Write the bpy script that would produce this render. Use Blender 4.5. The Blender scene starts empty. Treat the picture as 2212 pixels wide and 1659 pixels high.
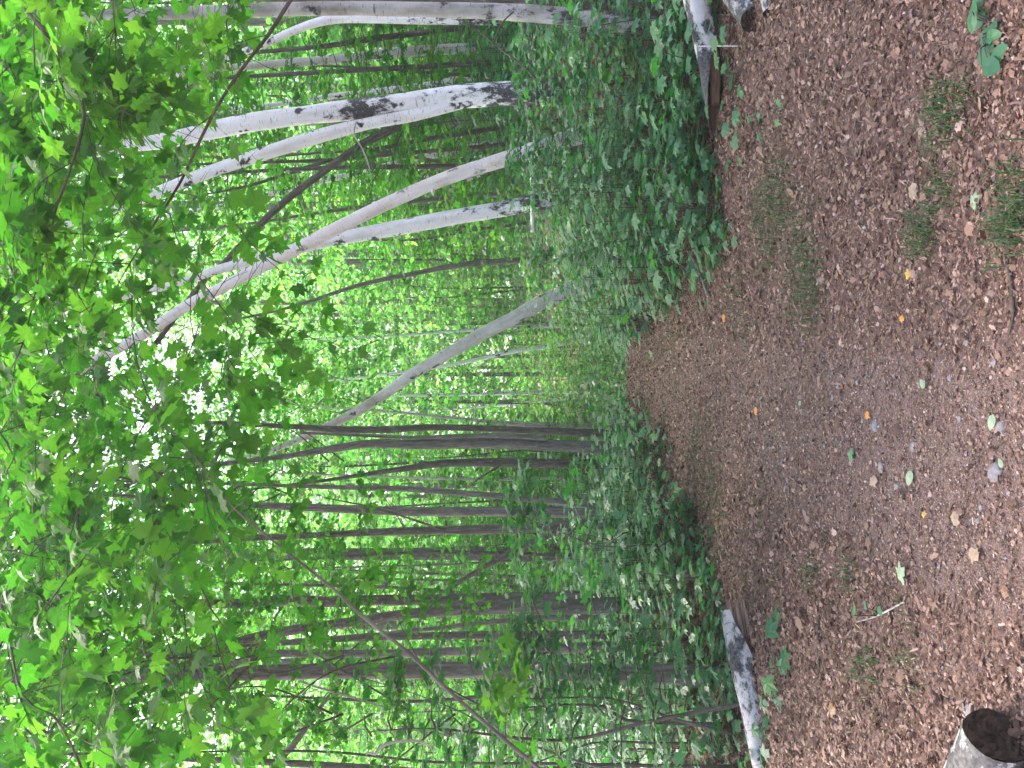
import bpy, math, random
import numpy as np
from mathutils import Vector, Matrix

# ------------------------------------------------------------------ camera, sky, sun, exposure
S = bpy.context.scene
COL = S.collection
H = 1.5                         # eye height over the path
F = 2150.0                      # focal length in pixels of a 2212 px wide frame
cam_d = bpy.data.cameras.new('camera')
cam_d.sensor_width = 36.0
cam_d.lens = 36.0 * F / 2212.0
cam_d.clip_start = 0.05
cam_d.clip_end = 3000
cam = bpy.data.objects.new('camera', cam_d)
COL.objects.link(cam)
# the photographer turned the camera on its side: image right = down, image top = right
cam.matrix_world = Matrix(((0, 1, 0, 0), (0, 0, -1, 0), (-1, 0, 0, H), (0, 0, 0, 1)))
S.camera = cam

SUN_EL, SUN_AZ = math.radians(58), math.radians(-38)     # azimuth from +Y towards +X
w = bpy.data.worlds.new('World')
S.world = w
w.use_nodes = True
nt = w.node_tree
sky = nt.nodes.new('ShaderNodeTexSky')
sky.sky_type = 'NISHITA'
sky.sun_disc = False
sky.sun_elevation = SUN_EL
sky.sun_rotation = SUN_AZ
sky.dust_density = 6.0
sky.air_density = 1.0
sky.ozone_density = 1.0
nt.links.new(sky.outputs[0], nt.nodes['Background'].inputs[0])
nt.nodes['Background'].inputs[1].default_value = 0.15
sun_d = bpy.data.lights.new('sun', 'SUN')
sun_d.energy = 1.6
sun_d.angle = math.radians(20)
sun_d.color = (1.0, 0.95, 0.88)
sun = bpy.data.objects.new('sun', sun_d)
COL.objects.link(sun)
to_sun = Vector((math.sin(SUN_AZ) * math.cos(SUN_EL), math.cos(SUN_AZ) * math.cos(SUN_EL), math.sin(SUN_EL)))
sun.rotation_euler = to_sun.to_track_quat('Z', 'Y').to_euler()
S.view_settings.view_transform = 'Standard'
S.view_settings.look = 'None'
S.view_settings.exposure = 2.75
S.view_settings.gamma = 1.0
S.view_settings.use_curve_mapping = False
S.cycles.use_denoising = True
S.cycles.max_bounces = 14
S.cycles.transmission_bounces = 8
S.cycles.diffuse_bounces = 10

# ------------------------------------------------------------------ helpers
rng = np.random.default_rng(11)
random.seed(5)


def ss(a, b, x):
    t = np.clip((x - a) / (b - a), 0, 1)
    return t * t * (3 - 2 * t)


def path_x(y):
    return np.interp(y, [0, 3.6, 8.2, 9.4, 13.5, 20, 30], [-0.36, -0.30, -0.02, 0.12, 0.12, 0.1, 0.0])


def hills(x, y):
    return (0.5 * np.sin(x * 1.3 + 0.7) * np.sin(y * 1.1 + 0.2) + 0.3 * np.sin(x * 2.9 - y * 2.3 + 1.0)
            + 0.2 * np.sin(x * 5.1 + y * 4.7))


def ground_z(x, y):
    x = np.asarray(x, float); y = np.asarray(y, float)
    r = x - path_x(y)
    drop = -0.15 * np.maximum(y - 13.2, 0) * (1 - ss(0.8, 3.0, r)) * (1 - 0.6 * ss(-1.0, -4, r))
    drop = np.maximum(drop, -2.4)
    bank = 1.15 * ss(0.9, 4.6, r) * ss(6.2, 13, y) + 0.10 * ss(0.9, 2.0, r) * ss(3.5, 6, y)
    bank = bank + 0.5 * ss(5, 25, r) * ss(5, 20, y)
    left = 0.12 * ss(-1.2, -3.5, r) * ss(4.5, 7.5, y)
    off = ss(0.45, 1.3, np.abs(r))
    rough = hills(x, y) * (0.012 + 0.05 * off * ss(4.5, 8, y))
    dip = -0.035 * np.exp(-(r / 0.55) ** 2)
    return drop + bank + left + rough + dip


def gz(x, y):
    return float(ground_z(x, y))


def P(u, v, d):
    """point seen at photo position (u, v) standing d metres ahead of the camera"""
    return np.array((d * (829.5 - v) / F, d, H + d * (1106 - u) / F))


def hit(u, v):
    """where the sight line through (u, v) meets the ground"""
    d = 1.5
    while d < 60:
        p = P(u, v, d)
        if p[2] <= gz(p[0], p[1]):
            return np.array((p[0], p[1], gz(p[0], p[1])))
        d += 0.01
    return P(u, v, 14)


def spline(pts, step):
    """Catmull-Rom through rows of pts (any number of columns)"""
    p = np.asarray(pts, float)
    if len(p) == 2:
        n = max(2, int(np.linalg.norm(p[1, :3] - p[0, :3]) / step) + 1)
        t = np.linspace(0, 1, n)[:, None]
        return p[0] * (1 - t) + p[1] * t
    q = np.vstack([2 * p[0] - p[1], p, 2 * p[-1] - p[-2]])
    out = []
    for i in range(len(p) - 1):
        a, b, c, d = q[i], q[i + 1], q[i + 2], q[i + 3]
        n = max(1, int(np.linalg.norm(c[:3] - b[:3]) / step))
        for k in range(n):
            t = k / n
            out.append(0.5 * (2 * b + (c - a) * t + (2 * a - 5 * b + 4 * c - d) * t * t + (3 * b - a - 3 * c + d) * t ** 3))
    out.append(p[-1])
    return np.array(out)


class MB:
    """collects triangles; build() links them as one mesh object"""
    def __init__(s):
        s.v, s.f, s.m, s.r, s.c, s.sm, s.n = [], [], [], [], [], [], 0

    def add(s, verts, tris, mat=0, rnd=0.5, co=None, smooth=False):
        verts = np.asarray(verts, float); tris = np.asarray(tris, int)
        s.v.append(verts); s.f.append(tris + s.n); s.n += len(verts)
        k = len(tris)
        s.m.append(np.full(k, mat)); s.sm.append(np.full(k, smooth))
        s.r.append(np.broadcast_to(np.asarray(rnd, float), (k,)))
        s.c.append(verts.copy() if co is None else np.asarray(co, float))

    def tube(s, pts, rad, sides=10, mat=0, rnd=0.5, bump=0.0, cap=True, step=None, seed=0, capmat=None, s0=0.0):
        rows = np.column_stack([np.asarray(pts, float), np.broadcast_to(np.asarray(rad, float), (len(pts),))])
        if step:
            rows = spline(rows, step)
        p, r = rows[:, :3], np.maximum(rows[:, 3], 1e-4)
        n = len(p)
        t = np.gradient(p, axis=0)
        t /= np.linalg.norm(t, axis=1)[:, None] + 1e-9
        ref = np.array((0.0, 1.0, 0.0)) if abs(t[:, 1].mean()) < 0.8 else np.array((1.0, 0.0, 0.0))
        a = np.cross(t, ref); a /= np.linalg.norm(a, axis=1)[:, None] + 1e-9
        b = np.cross(t, a)
        L = s0 + np.concatenate([[0], np.cumsum(np.linalg.norm(np.diff(p, axis=0), axis=1))])
        th = np.arange(sides) * 2 * math.pi / sides
        rr = np.repeat(r[:, None], sides, 1)
        if bump:
            ph = seed * 1.7
            wob = (0.5 * np.sin(2 * th[None] + L[:, None] * 2.1 + ph) + 0.35 * np.sin(3 * th[None] - L[:, None] * 3.7 + ph * 2)
                   + 0.3 * np.sin(5 * th[None] + L[:, None] * 7.3 + ph * 3) + 0.25 * np.sin(L[:, None] * 11 + ph))
            rr = rr * (1 + bump * wob)
        ct, st = np.cos(th), np.sin(th)
        V = p[:, None] + rr[..., None] * (a[:, None] * ct[None, :, None] + b[:, None] * st[None, :, None])
        R0 = r[:, None] * np.ones(sides)
        C = np.stack([R0 * ct + seed * 3.1, R0 * st, np.repeat(L[:, None], sides, 1)], -1)
        i = np.arange(n - 1)[:, None] * sides
        j = np.arange(sides)[None]
        j2 = (j + 1) % sides
        q0, q1, q2, q3 = i + j, i + j2, i + sides + j2, i + sides + j
        T = np.concatenate([np.stack([q0, q2, q1], -1).reshape(-1, 3), np.stack([q0, q3, q2], -1).reshape(-1, 3)])
        s.add(V.reshape(-1, 3), T, mat, rnd, C.reshape(-1, 3), True)
        if cap:
            for e, fl in ((0, 0), (n - 1, 1)):
                ring = V[e]
                vv = np.vstack([ring, ring.mean(0)])
                k = np.arange(sides)
                T = np.stack([k, (k + 1) % sides, np.full(sides, sides)], -1)
                if fl:
                    T = T[:, ::-1]
                cc = np.vstack([C[e], [C[e][:, 0].mean(), C[e][:, 1].mean(), L[e]]])
                s.add(vv, T, mat if capmat is None else capmat, rnd, cc, False)
        return V

    def build(s, name, mats, parent=None):
        me = bpy.data.meshes.new(name)
        V = np.concatenate(s.v); T = np.concatenate(s.f)
        me.vertices.add(len(V)); me.vertices.foreach_set('co', V.astype(np.float32).ravel())
        nf = len(T)
        me.loops.add(nf * 3); me.loops.foreach_set('vertex_index', T.astype(np.int32).ravel())
        me.polygons.add(nf)
        me.polygons.foreach_set('loop_start', np.arange(0, nf * 3, 3, dtype=np.int32))
        me.polygons.foreach_set('material_index', np.concatenate(s.m).astype(np.int32))
        me.update(calc_edges=True)
        me.polygons.foreach_set('use_smooth', np.concatenate(s.sm).astype(bool))
        at = me.attributes.new('rnd', 'FLOAT', 'FACE')
        at.data.foreach_set('value', np.concatenate(s.r).astype(np.float32))
        at = me.attributes.new('tco', 'FLOAT_VECTOR', 'POINT')
        at.data.foreach_set('vector', np.concatenate(s.c).astype(np.float32).ravel())
        for m in (mats if isinstance(mats, (list, tuple)) else [mats]):
            me.materials.append(m)
        me.validate()
        o = bpy.data.objects.new(name, me)
        COL.objects.link(o)
        if parent:
            o.parent = parent
        return o


def tag(o, label=None, cat=None, group=None, kind=None):
    for k, v in (('label', label), ('category', cat), ('group', group), ('kind', kind)):
        if v:
            o[k] = v
    return o


def empty(name, loc, label, cat, group=None):
    o = bpy.data.objects.new(name, None)
    o.empty_display_size = 0.2
    o.location = loc
    COL.objects.link(o)
    return tag(o, label, cat, group)


def copy_thing(o, loc, rz, sc, label, group):
    c = o.copy(); COL.objects.link(c)
    c.location = loc; c.rotation_euler = (0, 0, rz); c.scale = (sc, sc, sc)
    c['label'] = label
    if group:
        c['group'] = group
    for ch in o.children:
        k = ch.copy(); COL.objects.link(k); k.parent = c
    return c


# ------------------------------------------------------------------ materials
def mat_new(name):
    m = bpy.data.materials.new(name)
    m.use_nodes = True
    n = m.node_tree.nodes
    for x in list(n):
        n.remove(x)
    out = n.new('ShaderNodeOutputMaterial')
    return m, n, m.node_tree.links, out


def attr(n, name):
    a = n.new('ShaderNodeAttribute'); a.attribute_name = name
    return a


def ramp(n, l, fac, stops, interp='LINEAR'):
    r = n.new('ShaderNodeValToRGB')
    r.color_ramp.interpolation = interp
    e = r.color_ramp.elements
    while len(e) < len(stops):
        e.new(0.5)
    for k, (p, c) in enumerate(stops):
        e[k].position = p
        e[k].color = (*c, 1) if len(c) == 3 else c
    l.new(fac, r.inputs[0])
    return r.outputs[0]


def math_n(n, l, op, a, b=None, clamp=False):
    m = n.new('ShaderNodeMath'); m.operation = op; m.use_clamp = clamp
    for k, x in enumerate((a, b)):
        if x is None:
            continue
        if isinstance(x, (int, float)):
            m.inputs[k].default_value = x
        else:
            l.new(x, m.inputs[k])
    return m.outputs[0]


def mix_c(n, l, fac, a, b, mode='MIX'):
    m = n.new('ShaderNodeMix'); m.data_type = 'RGBA'; m.blend_type = mode
    for inp, x in ((m.inputs[0], fac), (m.inputs[6], a), (m.inputs[7], b)):
        if isinstance(x, (int, float)):
            inp.default_value = x
        elif isinstance(x, tuple):
            inp.default_value = (*x, 1)
        else:
            l.new(x, inp)
    return m.outputs[2]


def noise(n, l, vec, scale, detail=3, rough=0.55, sx=None):
    if sx:
        mp = n.new('ShaderNodeMapping'); mp.inputs['Scale'].default_value = sx
        l.new(vec, mp.inputs[0]); vec = mp.outputs[0]
    t = n.new('ShaderNodeTexNoise')
    t.inputs['Scale'].default_value = scale
    t.inputs['Detail'].default_value = detail
    t.inputs['Roughness'].default_value = rough
    l.new(vec, t.inputs['Vector'])
    return t.outputs['Fac']


def bump(n, l, h, strength, dist):
    b = n.new('ShaderNodeBump')
    b.inputs['Strength'].default_value = strength
    b.inputs['Distance'].default_value = dist
    l.new(h, b.inputs['Height'])
    return b.outputs[0]


def principled(n, l, col, rough=0.8, nrm=None, spec=0.3):
    p = n.new('ShaderNodeBsdfPrincipled')
    if isinstance(col, tuple):
        p.inputs['Base Color'].default_value = (*col, 1)
    else:
        l.new(col, p.inputs['Base Color'])
    p.inputs['Roughness'].default_value = rough
    p.inputs['Specular IOR Level'].default_value = spec
    if nrm is not None:
        l.new(nrm, p.inputs['Normal'])
    return p.outputs[0]


def leaf_material(name, dif, tra, rough=0.42, spec=0.5, mixf=0.5):
    """green leaf: glossy skin over a diffuse and a light-passing blade; every leaf its own shade"""
    m, n, l, out = mat_new(name)
    a = attr(n, 'rnd').outputs['Fac']
    oi = n.new('ShaderNodeObjectInfo').outputs['Random']
    f = math_n(n, l, 'ADD', math_n(n, l, 'MULTIPLY', a, 0.75), math_n(n, l, 'MULTIPLY', oi, 0.25))
    d = ramp(n, l, f, dif)
    t = ramp(n, l, f, tra)
    p = principled(n, l, d, rough, None, spec)
    tr = n.new('ShaderNodeBsdfTranslucent')
    l.new(t, tr.inputs['Color'])
    mx = n.new('ShaderNodeMixShader')
    mx.inputs[0].default_value = mixf
    l.new(p, mx.inputs[1]); l.new(tr.outputs[0], mx.inputs[2])
    l.new(mx.outputs[0], out.inputs[0])
    return m


LEAF = leaf_material('maple_leaf', [(0, (0.022, 0.085, 0.014)), (0.5, (0.04, 0.13, 0.018)), (1, (0.075, 0.17, 0.02))],
                     [(0, (0.028, 0.17, 0.010)), (0.5, (0.068, 0.29, 0.016)), (1, (0.17, 0.42, 0.028))], 0.5, 0.22, 0.55)
LEAF_LOW = leaf_material('undergrowth_leaf', [(0, (0.035, 0.125, 0.06)), (0.6, (0.07, 0.195, 0.085)), (1, (0.125, 0.25, 0.08))],  # bluish diffuse: the sky's sheen on leaf tops is put into the colour
                         [(0, (0.025, 0.17, 0.015)), (0.5, (0.05, 0.27, 0.025)), (1, (0.10, 0.36, 0.03))], 0.42, 0.55, 0.45)
LEAF_FAR = leaf_material('far_leaf', [(0, (0.05, 0.12, 0.03)), (0.5, (0.08, 0.17, 0.04)), (1, (0.14, 0.21, 0.05))],  # leaf colour lifted to paint in the sunlit brightness of the distance
                         [(0, (0.08, 0.37, 0.05)), (0.5, (0.18, 0.54, 0.08)), (1, (0.46, 0.74, 0.13))], 0.5, 0.4, 0.62)
GRASS = leaf_material('grass_blade', [(0, (0.025, 0.06, 0.02)), (0.6, (0.05, 0.095, 0.03)), (1, (0.14, 0.125, 0.06))],
                      [(0, (0.03, 0.11, 0.015)), (1, (0.09, 0.18, 0.04))], 0.5, 0.4, 0.35)


def make_twig():
    m, n, l, out = mat_new('twig_bark')
    c = attr(n, 'tco').outputs['Vector']
    col = ramp(n, l, noise(n, l, c, 14, 3), [(0.3, (0.035, 0.026, 0.02)), (0.7, (0.10, 0.08, 0.065))])
    l.new(principled(n, l, col, 0.8), out.inputs[0])
    return m


TWIG = make_twig()


def make_bark(name, dark, mid, pale, lichen=(0.30, 0.30, 0.26), moss=0.0):
    m, n, l, out = mat_new(name)
    c = attr(n, 'tco').outputs['Vector']
    streak = noise(n, l, c, 1.0, 6, 0.65, (38, 38, 6))
    blot = noise(n, l, c, 1.0, 4, 0.6, (7, 7, 2.2))
    col = ramp(n, l, streak, [(0.28, dark), (0.52, mid), (0.75, pale)])
    col = mix_c(n, l, math_n(n, l, 'MULTIPLY', blot, 0.6), col, tuple(0.45 * x for x in mid))
    lic = ramp(n, l, noise(n, l, c, 1.0, 5, 0.7, (16, 16, 10)), [(0.60, (0, 0, 0)), (0.68, (1, 1, 1))])
    col = mix_c(n, l, math_n(n, l, 'MULTIPLY', lic, 0.55), col, lichen)
    if moss:
        ms = ramp(n, l, noise(n, l, c, 1.0, 5, 0.7, (6, 6, 2)), [(0.42, (0, 0, 0)), (0.6, (1, 1, 1))])
        col = mix_c(n, l, math_n(n, l, 'MULTIPLY', ms, moss), col, (0.03, 0.045, 0.012))
    nr = bump(n, l, streak, 0.7, 0.015)
    l.new(principled(n, l, col, 0.88, nr, 0.2), out.inputs[0])
    return m


BARK = make_bark('grey_maple_bark', (0.072, 0.061, 0.052), (0.18, 0.155, 0.135), (0.33, 0.295, 0.27), moss=0.2)
BARK_BROWN = make_bark('brown_maple_bark', (0.048, 0.039, 0.031), (0.13, 0.107, 0.09), (0.26, 0.222, 0.195), moss=0.25)


def make_birch(name, white, tan, rough_low=1.0, dark_amt=1.0, band=None):
    """white bark with thin dark lenticels, black scars and a cracked black lower trunk"""
    m, n, l, out = mat_new(name)
    c = attr(n, 'tco').outputs['Vector']
    sep = n.new('ShaderNodeSeparateXYZ'); l.new(c, sep.inputs[0])
    z = sep.outputs[2]
    base = mix_c(n, l, ramp(n, l, noise(n, l, c, 1.0, 4, 0.6, (5, 5, 3)), [(0.4, (0, 0, 0)), (0.75, (1, 1, 1))]), white, tan)
    grey = noise(n, l, c, 1.0, 3, 0.5, (14, 14, 1.6))
    base = mix_c(n, l, math_n(n, l, 'MULTIPLY', ramp(n, l, grey, [(0.45, (0, 0, 0)), (0.8, (1, 1, 1))]), 0.45), base, (0.33, 0.30, 0.30))
    fine = noise(n, l, c, 1.0, 3, 0.6, (12, 12, 95))
    lent = ramp(n, l, fine, [(0.62, (0, 0, 0)), (0.67, (1, 1, 1))])
    # scars: sparse flattened cells
    mp = n.new('ShaderNodeMapping'); mp.inputs['Scale'].default_value = (6.5, 6.5, 3.4)
    nv = n.new('ShaderNodeTexNoise'); nv.inputs['Scale'].default_value = 16; l.new(c, nv.inputs['Vector'])
    ad = n.new('ShaderNodeVectorMath'); ad.operation = 'MULTIPLY_ADD'
    l.new(nv.outputs['Color'], ad.inputs[0]); ad.inputs[1].default_value = (0.16, 0.16, 0.16); l.new(c, ad.inputs[2])
    l.new(ad.outputs[0], mp.inputs[0])
    vo = n.new('ShaderNodeTexVoronoi'); vo.inputs['Scale'].default_value = 1.0
    l.new(mp.outputs[0], vo.inputs['Vector'])
    scar = ramp(n, l, vo.outputs['Distance'], [(0.17, (1, 1, 1)), (0.30, (0, 0, 0))])
    keep = ramp(n, l, vo.outputs['Color'], [(0.42, (0, 0, 0)), (0.46, (1, 1, 1))])
    scar = math_n(n, l, 'MULTIPLY', scar, keep)
    ringn = noise(n, l, c, 1.0, 4, 0.7, (3.0, 3.0, 26))
    ring = ramp(n, l, ringn, [(0.66, (0, 0, 0)), (0.70, (1, 1, 1))])
    scar = math_n(n, l, 'MAXIMUM', scar, math_n(n, l, 'MULTIPLY', ring, 0.8))
    # rough black bark low on the trunk
    low = math_n(n, l, 'SUBTRACT', 1.0, math_n(n, l, 'MULTIPLY', z, 0.42), True)
    if band:
        bd = math_n(n, l, 'ABSOLUTE', math_n(n, l, 'SUBTRACT', z, band[0]))
        bd = math_n(n, l, 'MULTIPLY', math_n(n, l, 'SUBTRACT', 1.0, math_n(n, l, 'DIVIDE', bd, band[1]), True), 0.75)
        low = math_n(n, l, 'MAXIMUM', low, bd)
    pat = noise(n, l, c, 1.0, 6, 0.75, (9, 9, 5))
    crack = math_n(n, l, 'ADD', pat, math_n(n, l, 'MULTIPLY', low, 0.34 * rough_low))
    crack = ramp(n, l, crack, [(0.66, (0, 0, 0)), (0.74, (1, 1, 1))])
    dark = math_n(n, l, 'MAXIMUM', math_n(n, l, 'MAXIMUM', scar, math_n(n, l, 'MULTIPLY', lent, 0.75)), crack)
    dark = math_n(n, l, 'MULTIPLY', dark, dark_amt)
    dk = ramp(n, l, noise(n, l, c, 60, 3), [(0.35, (0.02, 0.018, 0.018)), (0.7, (0.10, 0.09, 0.088))])
    col = mix_c(n, l, dark, base, dk)
    hh = math_n(n, l, 'MULTIPLY', dark, -1.0)
    nr = bump(n, l, math_n(n, l, 'ADD', hh, math_n(n, l, 'MULTIPLY', fine, 0.4)), 0.5, 0.01)
    l.new(principled(n, l, col, 0.7, nr, 0.3), out.inputs[0])
    return m


BIRCH = make_birch('white_birch_bark', (0.76, 0.73, 0.75), (0.64, 0.59, 0.58))
BIRCH_FORK = make_birch('forked_birch_bark', (0.76, 0.73, 0.75), (0.64, 0.59, 0.58), 1.15, 1.0, (2.55, 0.55))
BIRCH_PEEL = make_birch('peeling_birch_bark', (0.72, 0.65, 0.66), (0.60, 0.46, 0.41), 0.2, 0.7)
BIRCH_GREY = make_birch('greying_birch_bark', (0.62, 0.59, 0.57), (0.34, 0.29, 0.23), 0.4, 0.9)
BIRCH_MOSSY = make_birch('mossy_birch_bark', (0.40, 0.375, 0.37), (0.14, 0.125, 0.09), 0.75, 1.0)  # bark darkened all over for the moss and the shade on its right side
BIRCH_OLD = make_birch('old_birch_log_bark', (0.44, 0.40, 0.395), (0.26, 0.21, 0.19), 0.7, 1.0)
BIRCH_LOG = make_birch('log_birch_bark', (0.48, 0.44, 0.43), (0.30, 0.25, 0.23), 0.8, 1.0)


def make_wood(name, a, b, sc=(30, 30, 4)):
    m, n, l, out = mat_new(name)
    c = attr(n, 'tco').outputs['Vector']
    h = noise(n, l, c, 1.0, 6, 0.7, sc)
    col = ramp(n, l, h, [(0.3, a), (0.7, b)])
    l.new(principled(n, l, col, 0.9, bump(n, l, h, 0.8, 0.02), 0.15), out.inputs[0])
    return m


ROTTEN = make_wood('rotten_wood', (0.035, 0.018, 0.010), (0.17, 0.085, 0.05))
CUT_DARK = make_wood('weathered_cut_wood', (0.014, 0.009, 0.006), (0.075, 0.046, 0.031), (45, 45, 45))
SPLINTER = make_wood('splintered_wood', (0.08, 0.05, 0.035), (0.36, 0.27, 0.22), (40, 40, 5))
SPLINTER_RED = make_wood('reddish_splintered_wood', (0.10, 0.055, 0.04), (0.34, 0.22, 0.17), (45, 45, 6))
DEADWOOD = make_wood('bleached_deadwood', (0.22, 0.19, 0.17), (0.50, 0.46, 0.43), (40, 40, 8))


def make_ground():
    m, n, l, out = mat_new('forest_floor')
    tc = n.new('ShaderNodeTexCoord').outputs['Object']
    core = attr(n, 'rnd').outputs['Fac']          # how trodden the ground is
    big = noise(n, l, tc, 1.1, 4)
    med = noise(n, l, tc, 9, 5, 0.65)
    fine = noise(n, l, tc, 60, 4, 0.7)
    litter = ramp(n, l, fine, [(0.28, (0.05, 0.029, 0.023)), (0.5, (0.14, 0.083, 0.066)), (0.72, (0.28, 0.17, 0.138))])
    litter = mix_c(n, l, ramp(n, l, med, [(0.35, (0, 0, 0)), (0.7, (0.7, 0.7, 0.7))]), litter, (0.085, 0.05, 0.036))
    grit = noise(n, l, tc, 190, 5, 0.85)
    soil = ramp(n, l, grit, [(0.36, (0.028, 0.018, 0.014)), (0.5, (0.13, 0.080, 0.064)), (0.64, (0.29, 0.195, 0.168))])
    soil = mix_c(n, l, ramp(n, l, big, [(0.4, (0, 0, 0)), (0.65, (0.8, 0.8, 0.8))]), soil, mix_c(n, l, 1.0, soil, (1.03, 1.06, 1.09), 'MULTIPLY'))
    edge = math_n(n, l, 'ADD', core, math_n(n, l, 'MULTIPLY', math_n(n, l, 'SUBTRACT', med, 0.5), 0.9))
    col = mix_c(n, l, ramp(n, l, edge, [(0.35, (0, 0, 0)), (0.65, (1, 1, 1))]), litter, soil)
    hh = math_n(n, l, 'ADD', math_n(n, l, 'MULTIPLY', med, 0.6), math_n(n, l, 'MULTIPLY', fine, 0.5))
    l.new(principled(n, l, col, 0.9, bump(n, l, hh, 0.9, 0.03), 0.2), out.inputs[0])
    return m


GROUND = make_ground()


def make_litter():
    m, n, l, out = mat_new('dead_leaf')
    a = attr(n, 'rnd').outputs['Fac']
    col = ramp(n, l, a, [(0, (0.035, 0.017, 0.012)), (0.3, (0.13, 0.065, 0.043)), (0.6, (0.25, 0.142, 0.103)), (0.85, (0.345, 0.222, 0.172)), (0.97, (0.46, 0.345, 0.30)), (1, (0.42, 0.2, 0.06))])
    p = principled(n, l, col, 0.62, None, 0.35)
    tr = n.new('ShaderNodeBsdfTranslucent'); l.new(col, tr.inputs['Color'])
    mx = n.new('ShaderNodeMixShader'); mx.inputs[0].default_value = 0.2
    l.new(p, mx.inputs[1]); l.new(tr.outputs[0], mx.inputs[2]); l.new(mx.outputs[0], out.inputs[0])
    return m


LITTER = make_litter()


def make_stone():
    m, n, l, out = mat_new('grey_stone')
    tc = n.new('ShaderNodeTexCoord').outputs['Object']
    a = attr(n, 'rnd').outputs['Fac']
    h = noise(n, l, tc, 45, 5, 0.7)
    col = mix_c(n, l, a, ramp(n, l, h, [(0.3, (0.11, 0.098, 0.098)), (0.7, (0.23, 0.21, 0.215))]), ramp(n, l, h, [(0.3, (0.16, 0.11, 0.09)), (0.7, (0.36, 0.30, 0.28))]))
    l.new(principled(n, l, col, 0.8, bump(n, l, h, 0.5, 0.01), 0.3), out.inputs[0])
    return m


STONE = make_stone()


def flat_leaf_mat(name, c1, c2):
    m, n, l, out = mat_new(name)
    tc = n.new('ShaderNodeTexCoord').outputs['Object']
    col = ramp(n, l, noise(n, l, tc, 30, 4), [(0.35, c1), (0.65, c2)])
    l.new(principled(n, l, col, 0.55, None, 0.4), out.inputs[0])
    return m


# ------------------------------------------------------------------ leaves
def outline(half):
    full = [(a, r) for a, r in half] + [(360 - a, r) for a, r in reversed(half) if 0 < a < 180]
    return np.array([(math.sin(math.radians(a)) * r, math.cos(math.radians(a)) * r) for a, r in full])


def leaf_template(kind):
    if kind == 'near':
        o = outline([(0, .64), (8, .46), (15, .44), (24, .34), (38, .47), (49, .62), (60, .46), (68, .41), (80, .33), (96, .40), (110, .49), (128, .36), (155, .33), (180, .17)])
    elif kind == 'mid':
        o = outline([(0, .62), (23, .37), (49, .58), (78, .34), (108, .47), (150, .33), (180, .17)])
    elif kind == 'scrap':
        o = np.array([(0.05, .5), (0.3, .38), (0.42, .1), (.25, -.2), (.3, -.4), (-.1, -.45), (-.38, -.3), (-.3, 0.05), (-.42, .3), (-.15, .33)])
    elif kind == 'shred':
        o = np.array([(0.0, .75), (0.16, .4), (0.12, .0), (.2, -.35), (.03, -.6), (-.15, -.35), (-.11, .1), (-.2, .4)])
    elif kind == 'oval':
        o = outline([(0, .60), (25, .46), (60, .34), (100, .32), (140, .38), (180, .45)])
    else:
        o = outline([(0, .58), (52, .50), (110, .42), (180, .30)])
    n = len(o)
    rr = np.hypot(o[:, 0], o[:, 1])
    z = -0.35 * np.maximum(rr - 0.25, 0) ** 1.5 - 0.10 * np.abs(o[:, 0])
    v = np.vstack([np.column_stack([o, z]), [0, 0, 0.0]])
    v[:, 1] += 0.45
    k = np.arange(n)
    return v, np.stack([np.full(n, n), (k + 1) % n, k], -1)


TPL = {k: leaf_template(k) for k in ('near', 'mid', 'far', 'oval', 'scrap', 'shred')}


def unit(a):
    return a / (np.linalg.norm(a, axis=-1, keepdims=True) + 1e-9)


def add_leaves(mb, pos, head, nrm, size, kind, rnd, mat=0):
    tv, tf = TPL[kind]
    pos = np.asarray(pos, float); N = len(pos)
    if N == 0:
        return
    y = unit(np.asarray(head, float))
    z = np.asarray(nrm, float)
    z = unit(z - (z * y).sum(-1, keepdims=True) * y)
    x = np.cross(y, z)
    s = np.asarray(size, float)[:, None, None]
    curl = rng.uniform(0.2, 1.8, (N, 1, 1))
    V = pos[:, None] + s * (tv[None, :, 0:1] * x[:, None] + tv[None, :, 1:2] * y[:, None] + tv[None, :, 2:3] * curl * z[:, None])
    n = len(tv)
    T = (tf[None] + (np.arange(N) * n)[:, None, None]).reshape(-1, 3)
    mb.add(V.reshape(-1, 3), T, mat, np.repeat(np.asarray(rnd, float), len(tf)))


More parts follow.
